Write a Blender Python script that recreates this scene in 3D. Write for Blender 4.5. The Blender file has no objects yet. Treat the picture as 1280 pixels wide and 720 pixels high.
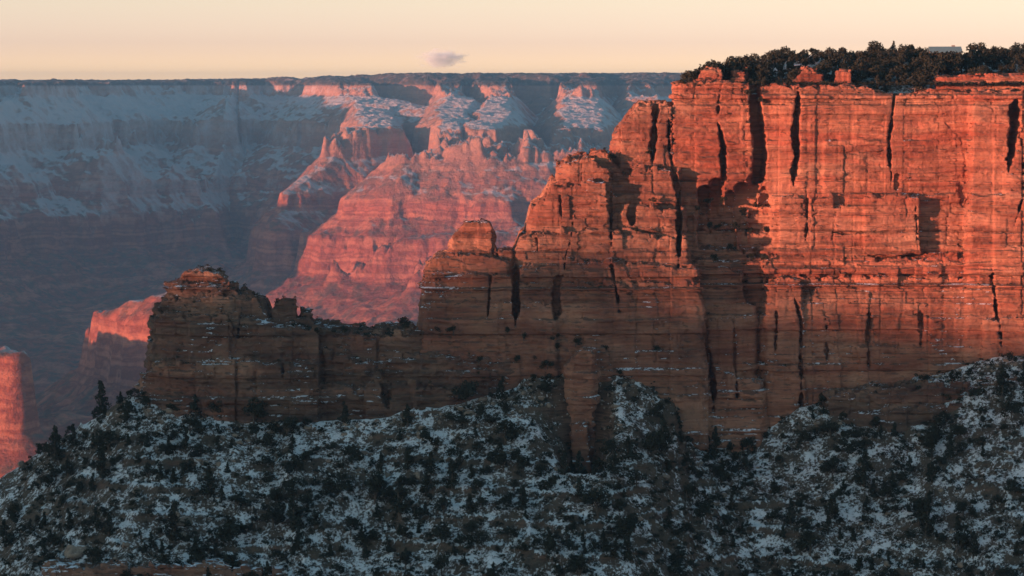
import bpy, math, random, time
import numpy as np
from mathutils import Matrix, Vector
T0 = time.time()
S = bpy.context.scene
COL = S.collection
rad = math.radians

# ------------------------------------------------------------------ camera
FPX = 3292.0                       # focal length in photo pixels (1280 wide), about 22 degrees across
PITCH = math.atan(255.0 / FPX)     # the eye looks slightly down from the rim
cam_d = bpy.data.cameras.new('camera')
cam_d.sensor_width = 36.0
cam_d.lens = 36.0 * FPX / 1280.0
cam_d.clip_start = 1.0
cam_d.clip_end = 120000.0
cam = bpy.data.objects.new('camera', cam_d)
COL.objects.link(cam)
cam.rotation_euler = (math.pi / 2 - PITCH, 0, 0)
S.camera = cam

def P(px, py, y):
    """world point at forward distance y seen at that place of the photo"""
    cx = (px - 640.0) / FPX; cy = (360.0 - py) / FPX
    dy = math.cos(PITCH) + cy * math.sin(PITCH)
    dz = -math.sin(PITCH) + cy * math.cos(PITCH)
    return (cx / dy * y, y, dz / dy * y)

# ------------------------------------------------------------------ noise
_rng = np.random.RandomState(7)
_TAB = _rng.rand(256, 256).astype(np.float32)
_TAB3 = _rng.rand(64, 64, 64).astype(np.float32)

def vn2(x, y, seed=0):
    x = np.asarray(x, np.float32) + seed * 17.37; y = np.asarray(y, np.float32) + seed * 9.71
    xi = np.floor(x).astype(np.int32); yi = np.floor(y).astype(np.int32)
    fx = x - xi; fy = y - yi
    fx = fx * fx * (3 - 2 * fx); fy = fy * fy * (3 - 2 * fy)
    x0 = xi & 255; x1 = (xi + 1) & 255; y0 = yi & 255; y1 = (yi + 1) & 255
    a = _TAB[x0, y0] * (1 - fx) + _TAB[x1, y0] * fx
    b = _TAB[x0, y1] * (1 - fx) + _TAB[x1, y1] * fx
    return (a * (1 - fy) + b * fy) * 2 - 1

def fbm2(x, y, o=4, seed=0, gain=0.5, ridged=False):
    s = 0; a = 1.0; t = 0
    for i in range(o):
        n = vn2(x, y, seed + i * 3)
        if ridged: n = 1 - 2 * np.abs(n)
        s = s + a * n; t += a; a *= gain
        x, y = (0.8 * x - 0.6 * y) * 2.03 + 5.1, (0.6 * x + 0.8 * y) * 2.03 + 1.7
    return s / t

def vn3(x, y, z, seed=0):
    x = x + seed * 7.37; y = y + seed * 3.71; z = z + seed * 5.13
    xi = np.floor(x).astype(np.int32); yi = np.floor(y).astype(np.int32); zi = np.floor(z).astype(np.int32)
    fx = (x - xi).astype(np.float32); fy = (y - yi).astype(np.float32); fz = (z - zi).astype(np.float32)
    fx = fx * fx * (3 - 2 * fx); fy = fy * fy * (3 - 2 * fy); fz = fz * fz * (3 - 2 * fz)
    x0 = xi & 63; x1 = (xi + 1) & 63; y0 = yi & 63; y1 = (yi + 1) & 63; z0 = zi & 63; z1 = (zi + 1) & 63
    def L(zz):
        a = _TAB3[x0, y0, zz] * (1 - fx) + _TAB3[x1, y0, zz] * fx
        b = _TAB3[x0, y1, zz] * (1 - fx) + _TAB3[x1, y1, zz] * fx
        return a * (1 - fy) + b * fy
    return (L(z0) * (1 - fz) + L(z1) * fz) * 2 - 1

# ------------------------------------------------------------------ objects
def mesh_np(name, V, F, mat=None, smooth=True, parent=None, link=True):
    me = bpy.data.meshes.new(name)
    V = np.ascontiguousarray(V, np.float32); F = np.ascontiguousarray(F, np.int32)
    k = F.shape[1]
    me.vertices.add(len(V)); me.vertices.foreach_set('co', V.ravel())
    me.loops.add(F.size); me.loops.foreach_set('vertex_index', F.ravel())
    me.polygons.add(len(F)); me.polygons.foreach_set('loop_start', np.arange(0, F.size, k, dtype=np.int32))
    me.polygons.foreach_set('loop_total', np.full(len(F), k, np.int32))
    me.polygons.foreach_set('use_smooth', np.full(len(F), smooth, bool))
    me.update(calc_edges=True)
    if mat: me.materials.append(mat)
    o = bpy.data.objects.new(name, me)
    if link: COL.objects.link(o)
    if parent: o.parent = parent
    return o

def tag(o, label=None, cat=None, group=None, kind=None):
    if label: o['label'] = label
    if cat: o['category'] = cat
    if group: o['group'] = group
    if kind: o['kind'] = kind
    return o

def empty(name, loc, rz=0.0):
    o = bpy.data.objects.new(name, None); COL.objects.link(o)
    o.location = loc; o.rotation_euler = (0, 0, rz)
    return o

def grid_faces(nx, ny):
    i = np.arange(nx * ny).reshape(ny, nx)
    return np.stack([i[:-1, :-1], i[:-1, 1:], i[1:, 1:], i[1:, :-1]], -1).reshape(-1, 4)

# ------------------------------------------------------------------ node helpers
class NT:
    def __init__(s, name):
        s.m = bpy.data.materials.new(name); s.m.use_nodes = True
        s.t = s.m.node_tree; s.t.nodes.clear()
    def n(s, typ, **kw):
        nd = s.t.nodes.new(typ)
        for k, v in kw.items():
            if k == 'i':
                for kk, vv in v.items():
                    if isinstance(vv, bpy.types.NodeSocket): s.t.links.new(vv, nd.inputs[kk])
                    else: nd.inputs[kk].default_value = vv
            else: setattr(nd, k, v)
        return nd
    def math(s, op, a, b=None, c=None, clamp=False):
        nd = s.n('ShaderNodeMath', operation=op, use_clamp=clamp)
        for k, v in enumerate((a, b, c)):
            if v is None: continue
            if isinstance(v, bpy.types.NodeSocket): s.t.links.new(v, nd.inputs[k])
            else: nd.inputs[k].default_value = v
        return nd.outputs[0]
    def ramp(s, fac, stops, interp='LINEAR'):
        nd = s.n('ShaderNodeValToRGB'); s.t.links.new(fac, nd.inputs[0])
        cr = nd.color_ramp; cr.interpolation = interp
        while len(cr.elements) < len(stops): cr.elements.new(0.5)
        for e, (p, c) in zip(cr.elements, stops):
            e.position = p; e.color = (c, c, c, 1) if isinstance(c, (int, float)) else (*c, 1)
        return nd.outputs[0]
    def noise(s, scale, detail=4, rough=0.5, vec=None, dist=0.0, ramp=None):
        if vec is None: vec = s.pos
        if isinstance(scale, tuple):
            mp = s.n('ShaderNodeMapping'); s.t.links.new(vec, mp.inputs[0]); mp.inputs['Scale'].default_value = scale
            vec = mp.outputs[0]; sc = 1.0
        else: sc = scale
        nd = s.n('ShaderNodeTexNoise', i={'Scale': sc, 'Detail': detail, 'Roughness': rough, 'Distortion': dist, 'Vector': vec})
        return nd.outputs[0] if ramp is None else s.ramp(nd.outputs[0], ramp)
    def mix(s, f, a, b, blend='MIX'):
        nd = s.n('ShaderNodeMix', data_type='RGBA', blend_type=blend)
        for idx, v in ((0, f), (6, a), (7, b)):
            if isinstance(v, bpy.types.NodeSocket): s.t.links.new(v, nd.inputs[idx])
            else: nd.inputs[idx].default_value = v if isinstance(v, (int, float)) else (*v, 1)
        return nd.outputs[2]
    def geo(s):
        g = s.n('ShaderNodeNewGeometry'); s.pos = g.outputs['Position']
        x = s.n('ShaderNodeSeparateXYZ', i={0: g.outputs['Normal']}); s.nz = x.outputs[2]; s.nx = x.outputs[0]; s.ny = x.outputs[1]
        p = s.n('ShaderNodeSeparateXYZ', i={0: s.pos}); s.x, s.y, s.z = p.outputs
        return s
    def out(s, col, rough=0.9, bump=None, spec=0.2):
        b = s.n('ShaderNodeBsdfPrincipled')
        for k, v in (('Base Color', col), ('Roughness', rough)):
            if isinstance(v, bpy.types.NodeSocket): s.t.links.new(v, b.inputs[k])
            else: b.inputs[k].default_value = v if isinstance(v, (int, float)) else (*v, 1)
        b.inputs['Specular IOR Level'].default_value = spec
        if bump is not None: s.t.links.new(bump, b.inputs['Normal'])
        o = s.n('ShaderNodeOutputMaterial'); s.t.links.new(b.outputs[0], o.inputs[0])
        s.m.displacement_method = 'BUMP'
        return s.m
    def bump(s, h, strength=0.6, dist=0.5, prev=None):
        nd = s.n('ShaderNodeBump', i={'Height': h, 'Strength': strength, 'Distance': dist})
        if prev is not None: s.t.links.new(prev, nd.inputs['Normal'])
        return nd.outputs[0]

# ------------------------------------------------------------------ light
SUN_PHI, SUN_EL = rad(58), rad(3.2)       # the sun stands low behind the camera, far round to the left
sun_to = Vector((-math.sin(SUN_PHI) * math.cos(SUN_EL), -math.cos(SUN_PHI) * math.cos(SUN_EL), math.sin(SUN_EL)))
sd = bpy.data.lights.new('sun', 'SUN'); sd.energy = 5.0; sd.angle = rad(0.53); sd.color = (1.0, 0.405, 0.28)
so = bpy.data.objects.new('sun', sd); COL.objects.link(so)
so.rotation_euler = (-sun_to).to_track_quat('-Z', 'Y').to_euler()
W = bpy.data.worlds.new('World'); S.world = W; W.use_nodes = True
nt = W.node_tree; nt.nodes.clear()
sky = nt.nodes.new('ShaderNodeTexSky'); sky.sky_type = 'NISHITA'; sky.sun_disc = False
sky.sun_elevation = SUN_EL; sky.sun_rotation = math.atan2(sun_to.x, sun_to.y) % (2 * math.pi)
sky.altitude = 2100; sky.air_density = 1.0; sky.dust_density = 1.5; sky.ozone_density = 1.0
bg = nt.nodes.new('ShaderNodeBackground'); bg.inputs[1].default_value = 0.15
wo = nt.nodes.new('ShaderNodeOutputWorld')
tc = nt.nodes.new('ShaderNodeTexCoord'); sx = nt.nodes.new('ShaderNodeSeparateXYZ'); nt.links.new(tc.outputs['Generated'], sx.inputs[0])
cr = nt.nodes.new('ShaderNodeValToRGB'); nt.links.new(sx.outputs[2], cr.inputs[0])
for _p, _c in ((0.014, (1.09, 1.03, 2.42)), (0.032, (1.08, 0.99, 1.72)), (0.08, (1.05, 1.18, 1.65)), (0.30, (0.88, 1.08, 1.05))):
    _e = cr.color_ramp.elements.new(_p); _e.color = (*_c, 1)
cr.color_ramp.elements[0].position = 0.0; cr.color_ramp.elements[0].color = (1.85, 1.78, 3.60, 1)
cr.color_ramp.elements[-1].position = 1.0; cr.color_ramp.elements[-1].color = (0.78, 1.0, 0.97, 1)
mx = nt.nodes.new('ShaderNodeMix'); mx.data_type = 'RGBA'; mx.blend_type = 'MULTIPLY'; mx.inputs[0].default_value = 1.0
nt.links.new(sky.outputs[0], mx.inputs[6]); nt.links.new(cr.outputs[0], mx.inputs[7]); nt.links.new(mx.outputs[2], bg.inputs[0]); nt.links.new(bg.outputs[0], wo.inputs[0])
vs = S.view_settings; vs.view_transform = 'Standard'; vs.look = 'None'; vs.exposure = 1.0; vs.gamma = 1.0; vs.use_curve_mapping = False
S.cycles.use_denoising = True
S.cycles.max_bounces = 6; S.cycles.diffuse_bounces = 3; S.cycles.volume_bounces = 2
S.cycles.transparent_max_bounces = 16
S.cycles.volume_step_rate = 1.0; S.cycles.volume_max_steps = 256
# ------------------------------------------------------------------ far canyon, about 5 to 14 km away
# horizontal strata: cliffs and slopes come at the same height everywhere
_hs = np.array([-1500, -1100, -800, -640, -468, -440, -352, -340, -187, -165, -15, 0, 60, 400], np.float32)
_hz = np.array([-1050, -880, -800, -740, -640, -510, -440, -390, -260, -160, -50, 5, 45, 70], np.float32)
def terrace(h): return np.interp(h, _hs, _hz)
def unterrace(z): return float(np.interp(z, _hz, _hs))

def seg_dist(X, Y, pts):
    """distance to a polyline and the height interpolated along it"""
    best = np.full(X.shape, 1e9, np.float32); hb = np.zeros(X.shape, np.float32)
    for (x0, y0, h0, r0), (x1, y1, h1, r1) in zip(pts[:-1], pts[1:]):
        dx, dy = x1 - x0, y1 - y0
        t = np.clip(((X - x0) * dx + (Y - y0) * dy) / (dx * dx + dy * dy), 0, 1)
        d = np.hypot(X - x0 - t * dx, Y - y0 - t * dy) - (r0 + t * (r1 - r0))
        m = d < best
        best = np.where(m, d, best); hb = np.where(m, h0 + t * (h1 - h0), hb)
    return best, hb

# crest lines: (photo x, photo y, distance, half width of the flat top)
CRESTS = [
  ([(-900,103,9300,350),(-420,103,9700,300),(-120,104,10600,200),(60,104,11600,150),(200,103,12400,150),(390,101,12900,150),(430,98,12300,150),(560,94,11900,200),(850,92,11700,200),(1500,92,11500,200)], 0.62),  # its unseen left end swings nearer to shade the left wall
  ([(440,97,12000,80),(452,118,11300,60),(500,132,10900,50),(530,135,10700,30)], 0.75),
  ([(452,118,11300,60),(478,150,10300,50),(488,160,9800,40)], 1.2),
  ([(492,158,9700,50),(440,165,9600,60),(402,185,9500,30),(372,232,9300,15),(345,270,9150,10)], 1.15),
  ([(565,96,11700,40),(566,120,10700,45),(568,180,9250,50)], 1.5),
  ([(618,96,11700,40),(615,115,10600,45),(612,181,9250,50)], 1.4),
  ([(740,96,11700,60),(728,120,10500,80),(722,180,9600,70),(705,194,9300,50)], 1.3),
  ([(825,96,11600,40),(810,120,10500,50)], 1.2),
  ([(674,178,9250,25),(674,190,9150,20)], 1.6),
  ([(520,200,9000,70),(600,192,9000,110),(690,194,9050,110),(760,198,9000,90)], 0.95),
  ([(640,285,8650,80),(570,290,8600,60),(525,300,8600,50),(480,320,8620,30),(430,346,8660,15),(385,362,8700,8)], 1.0),
  ([(720,325,8200,60),(600,335,8200,60),(520,345,8220,50),(480,372,8300,30),(445,388,8380,10)], 0.95),
  ([(760,375,7800,50),(600,385,7780,50),(520,398,7800,40),(450,412,7900,20)], 0.8),
  ([(40,104,11700,60),(20,150,11100,40),(-10,215,10500,30),(-80,290,9800,20)], 0.75),
  ([(150,104,12400,60),(135,150,11800,40),(100,215,11200,30),(30,300,10500,20)], 0.75),
  ([(250,104,12600,60),(232,152,12100,40),(190,215,11500,30),(130,290,10900,20),(70,350,10400,10)], 0.75),
  ([(340,103,12800,60),(325,152,12200,40),(300,215,11600,30),(262,290,11000,15)], 0.75),
  ([('w',-3400,9050,-260,60),('w',-2720,8075,-300,40),('w',-2590,7870,-310,25)], 1.6),  # unseen ridge added out of view to shade the spur's lower flanks
  ([('w',-3300,8000,-610,60),('w',-2300,6400,-650,40),('w',-1600,5250,-720,30)], 0.9),  # unseen ridge added at far left to darken the canyon floor
  ([(260,356,5600,40),(212,367,5640,34),(185,376,5680,30),(155,385,5740,26),(134,391,5800,16),(100,424,5950,6)], 1.3),
  ([(-250,436,5600,90),(-60,439,5000,60),(22,442,4850,30)], 1.6),
  ([(-200,575,5150,40),(-60,556,5080,30),(30,528,5120,30),(90,515,5230,15)], 0.8),
]
def far_height(X, Y):
    wx = X + 90 * fbm2(X / 520, Y / 520, 4, 11) + 18 * fbm2(X / 90, Y / 90, 3, 13)
    wy = Y + 90 * fbm2(X / 520, Y / 520, 4, 12) + 18 * fbm2(X / 90, Y / 90, 3, 14)
    H = np.full(X.shape, -1300.0, np.float32)
    gully = fbm2(X / 330, Y / 330, 5, 21, 0.55, ridged=True)
    big = fbm2(X / 700, Y / 900, 3, 25, 0.5, ridged=True)
    for k, (pts, sl) in enumerate(CRESTS):
        q = []
        for pt in pts:
            if pt[0] == 'w': q.append((pt[1], pt[2], unterrace(pt[3]), pt[4])); continue
            px, py, y, r = pt
            x, yy, z = P(px, py, y); q.append((x, yy, unterrace(z), r))
        d, h = seg_dist(wx if k else X * 0.5 + wx * 0.5, wy, q)
        d = np.maximum(d, 0)
        if k == 0:      # everything behind the rim line is plateau
            rx = [a[0] for a in q]; ry = [a[1] for a in q]
            back = Y > np.interp(X, rx, ry)
            d = np.where(back, 0, d)
        g = 1 - np.exp(-d / 160.0)
        hh = h - sl * d + g * ((85 if k < 8 else 60) * gully + (260 * big if k == 0 else 0))
        if k == 0: hh = np.minimum(hh, h + 6)
        H = np.maximum(H, hh)
    H = H + 24 * fbm2(wx / 110, wy / 110, 5, 31, 0.55) + 7 * fbm2(X / 38, Y / 38, 3, 33, 0.6, ridged=True)
    Z = terrace(H) + 7 * fbm2(X / 45, Y / 45, 4, 41, 0.65) + 2.0 * fbm2(X / 12, Y / 12, 2, 43)
    return Z

def heightfield(name, xs, ys, fn, mat):
    X, Y = np.meshgrid(xs.astype(np.float32), ys.astype(np.float32))
    Z = fn(X, Y)
    return mesh_np(name, np.stack([X, Y, Z], -1).reshape(-1, 3), grid_faces(len(xs), len(ys)), mat)

def mat_far():
    s = NT('canyon_rock').geo()
    wz = s.math('ADD', s.z, s.math('MULTIPLY', s.noise(0.004, 3), 60.0))
    band = s.n('ShaderNodeCombineXYZ', i={2: s.math('MULTIPLY', wz, 0.035)}).outputs[0]
    bn = s.math('ADD', s.math('MULTIPLY', s.noise(1.0, 5, 0.6, vec=band), 0.6), s.math('MULTIPLY', s.noise(0.012, 6, 0.7), 0.4))
    rock = s.ramp(bn, [(0.30, (0.20, 0.052, 0.030)), (0.42, (0.46, 0.14, 0.080)), (0.48, (0.26, 0.070, 0.042)), (0.56, (0.56, 0.20, 0.115)), (0.62, (0.30, 0.085, 0.052)), (0.70, (0.42, 0.13, 0.08))])
    high = s.ramp(s.math('MULTIPLY', s.math('ADD', s.z, 420.0), 1 / 420.0), [(0.0, 0.0), (0.55, 1.0)])
    rock = s.mix(s.math('MULTIPLY', high, 0.55), rock, (0.42, 0.29, 0.21))
    scrub = s.noise(0.02, 6, 0.7, ramp=[(0.45, 0.0), (0.6, 1.0)])
    slope = s.ramp(s.nz, [(0.55, 0.0), (0.75, 1.0)])
    rock = s.mix(s.math('MULTIPLY', s.math('MULTIPLY', scrub, slope), 0.7), rock, (0.09, 0.085, 0.06))
    # snow keeps to the gentler, higher ground
    sn = s.noise(0.012, 8, 0.72)
    alt = s.ramp(s.math('MULTIPLY', s.math('ADD', s.z, 1000.0), 1 / 1000.0), [(0.28, 0.0), (0.6, 0.8), (1.0, 1.0)])
    snow = s.math('MULTIPLY', s.ramp(s.nz, [(0.62, 0.0), (0.90, 1.0)]), alt)
    asp = s.math('ADD', s.math('MULTIPLY', s.nx, 0.9), s.math('MULTIPLY_ADD', s.ny, 0.85, 0.22))
    snow = s.math('ADD', snow, s.math('MULTIPLY', asp, s.ramp(s.nz, [(0.35, 0.15), (0.75, 1.0)])))     # it lasts on the slopes turned away from the afternoon sun
    snow = s.math('MULTIPLY', snow, s.ramp(alt, [(0.0, 0.0), (0.7, 1.0)]))
    sn = s.math('SUBTRACT', sn, s.ramp(alt, [(0.0, 0.45), (0.6, 0.0)]))
    # the cold recess of the far wall never sees the winter sun: a fine dusting lies on all of it
    rx = s.math('MULTIPLY', s.math('SUBTRACT', -450.0, s.x), 1 / 450.0, clamp=True)
    ry = s.math('MULTIPLY', s.math('SUBTRACT', s.y, 9500.0), 1 / 900.0, clamp=True)
    rz = s.ramp(s.math('MULTIPLY', s.math('ADD', s.z, 900.0), 1 / 900.0), [(0.1, 0.1), (0.55, 1.0)])
    fine = s.noise(0.035, 6, 0.75)
    cold = s.math('MULTIPLY', s.math('MULTIPLY', rx, ry), rz)
    sn = s.math('ADD', sn, s.math('MULTIPLY', cold, s.math('MULTIPLY_ADD', fine, 0.5, 0.02)))
    snow = s.ramp(s.math('ADD', s.math('MULTIPLY', snow, 0.6), s.math('MULTIPLY', sn, 1.0)), [(0.62, 0.0), (1.10, 0.64)])
    rim = s.math('MULTIPLY', s.ramp(s.math('MULTIPLY', s.math('ADD', s.z, 12.0), 0.1), [(0.0, 0.0), (1.0, 1.0)]), s.noise(0.03, 4, 0.7, ramp=[(0.3, 0.5), (0.5, 1.0)]))
    col = s.mix(snow, rock, (0.66, 0.69, 0.72))
    col = s.mix(rim, col, (0.06, 0.055, 0.04))
    h = s.math('ADD', s.math('MULTIPLY', s.noise(0.03, 8, 0.65), 1.0), s.math('MULTIPLY', bn, 0.35))
    return s.out(col, 0.95, s.bump(h, 1.0, 18.0), 0.1)

MF = mat_far()
hx = np.arange(-3000, 2300, 5.5); 
ys = np.concatenate([np.arange(4300, 13300, 6.0), np.arange(13300, 19000, 120.0)])
far = heightfield('canyon_terrain', hx, ys, far_height, MF)
tag(far, 'far snow-dusted canyon wall with red sunlit buttresses under the pale sky', kind='structure')
lx = np.arange(-9000, -2990, 30.0)  # unseen plateau left of view, added to cast shade on the far wall
lt = heightfield('shading_plateau', lx, np.arange(3800, 19000, 40.0), far_height, MF)
tag(lt, 'unseen canyon plateau added off to the left to shade the far wall', kind='structure')
gx = np.linspace(-30000, 30000, 60); gy = np.linspace(-20000, 19000, 40)
fl = heightfield('ground', gx, gy, lambda X, Y: np.full(X.shape, -1075.0, np.float32) , MF)
tag(fl, 'dark floor deep in the canyon', kind='structure')
print('far', time.time() - T0)
# ------------------------------------------------------------------ near rock: solid bodies with joints and beds, meshed from a density grid
def surface_net(f, lo, h):
    ins = f > 0
    nx, ny, nz = f.shape
    c = np.zeros((nx - 1, ny - 1, nz - 1), np.uint8)
    for a in (0, 1):
        for b in (0, 1):
            for d in (0, 1):
                c += ins[a:nx - 1 + a, b:ny - 1 + b, d:nz - 1 + d]
    act = (c > 0) & (c < 8)
    I, J, K = np.nonzero(act)
    idx = np.full(act.shape, -1, np.int32); idx[I, J, K] = np.arange(len(I), dtype=np.int32)
    acc = np.zeros((len(I), 3), np.float32); cnt = np.zeros(len(I), np.float32)
    cor = [(a, b, d) for a in (0, 1) for b in (0, 1) for d in (0, 1)]
    vals = {q: f[I + q[0], J + q[1], K + q[2]] for q in cor}
    for q in cor:
        for ax in range(3):
            if q[ax]: continue
            r = list(q); r[ax] = 1; r = tuple(r)
            v0, v1 = vals[q], vals[r]
            m = (v0 > 0) != (v1 > 0)
            t = np.where(m, v0 / np.where(m, v0 - v1, 1), 0)
            for k in range(3):
                acc[:, k] += np.where(m, q[k] + (t if k == ax else 0), 0)
            cnt += m
    V = (acc / cnt[:, None] + np.stack([I, J, K], -1)) * h + np.array(lo, np.float32)
    Q = []
    for ax in range(3):
        s0 = [slice(None)] * 3; s1 = [slice(None)] * 3
        s0[ax] = slice(0, -1); s1[ax] = slice(1, None)
        A, B = ins[tuple(s0)], ins[tuple(s1)]
        e = A != B
        o1, o2 = [(1, 2), (2, 0), (0, 1)][ax]
        ii = np.array(np.nonzero(e))
        ok = (ii[o1] > 0) & (ii[o2] > 0) & (ii[o1] < f.shape[o1] - 1) & (ii[o2] < f.shape[o2] - 1)
        ii = ii[:, ok]
        def cell(d1, d2):
            j = ii.copy(); j[o1] -= d1; j[o2] -= d2
            return idx[j[0], j[1], j[2]]
        q = np.stack([cell(1, 1), cell(0, 1), cell(0, 0), cell(1, 0)], -1)
        flip = B[ii[0], ii[1], ii[2]]
        q[flip] = q[flip][:, ::-1]
        Q.append(q)
    return V, np.concatenate(Q)

def poly_sd(X, Y, pts):
    """signed distance to a polygon in plan, positive inside"""
    d = np.full(X.shape, 1e9, np.float32); ins = np.zeros(X.shape, bool)
    n = len(pts)
    for i in range(n):
        x0, y0 = pts[i]; x1, y1 = pts[(i + 1) % n]
        dx, dy = x1 - x0, y1 - y0
        t = np.clip(((X - x0) * dx + (Y - y0) * dy) / (dx * dx + dy * dy + 1e-9), 0, 1)
        d = np.minimum(d, np.hypot(X - x0 - t * dx, Y - y0 - t * dy))
        cr = ((y0 > Y) != (y1 > Y)) & (X < (x1 - x0) * (Y - y0) / (y1 - y0 + 1e-9) + x0)
        ins ^= cr
    return np.where(ins, d, -d)

def cells(X, Y, size, seed):
    """Voronoi joints in plan: a random number per block and the distance to its joints"""
    x = X / size[0] + 0.35 * vn2(X / size[0] * 1.1, Y / size[1] * 1.1, seed); y = Y / size[1] + 0.35 * vn2(X / size[0] * 1.1, Y / size[1] * 1.1, seed + 1)
    xi = np.floor(x).astype(np.int32); yi = np.floor(y).astype(np.int32)
    d1 = np.full(X.shape, 9.0, np.float32); d2 = d1.copy(); hv = np.zeros(X.shape, np.float32)
    for a in (-1, 0, 1):
        for b in (-1, 0, 1):
            cx, cy = xi + a, yi + b
            px = cx + _TAB[(cx + seed * 13) & 255, cy & 255]; py = cy + _TAB[cx & 255, (cy + seed * 29) & 255]
            d = np.hypot(px - x, py - y)
            h = _TAB[(cx * 7 + seed) & 255, (cy * 11 + seed * 5) & 255]
            m = d < d1
            d2 = np.where(m, d1, np.minimum(d2, d)); hv = np.where(m, h, hv); d1 = np.where(m, d, d1)
    return hv, (d2 - d1) * min(size)

# bedding: height of each bed's top and how far it stands out, the same through every formation
_br = np.random.RandomState(5)
_bz = [12.0]; _bo = [0.0]
while _bz[-1] > -190:
    z = _bz[-1]
    if z > -6: th = _br.uniform(0.7, 1.6); am = 0.7
    elif z > -34: th = _br.uniform(2.5, 7.0); am = 0.22
    elif z > -47: th = _br.uniform(1.5, 4.0); am = 0.4
    elif z > -66: th = _br.uniform(0.8, 2.2); am = 0.95
    elif z > -84: th = _br.uniform(2.0, 5.0); am = 0.5
    else: th = _br.uniform(1.2, 3.5); am = 0.55
    _bz.append(z - th); _bo.append(_br.uniform(-1, 1) * am)
_bz = np.array(_bz[::-1]); _bo = np.array(_bo[::-1])
GROUPS = [12, -5, -19, -34, -41, -50, -56, -63, -72, -84, -95, -106, -190]
_STEP = {-34: 0.9, -50: 0.5, -56: 0.5, -63: 0.4}

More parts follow.
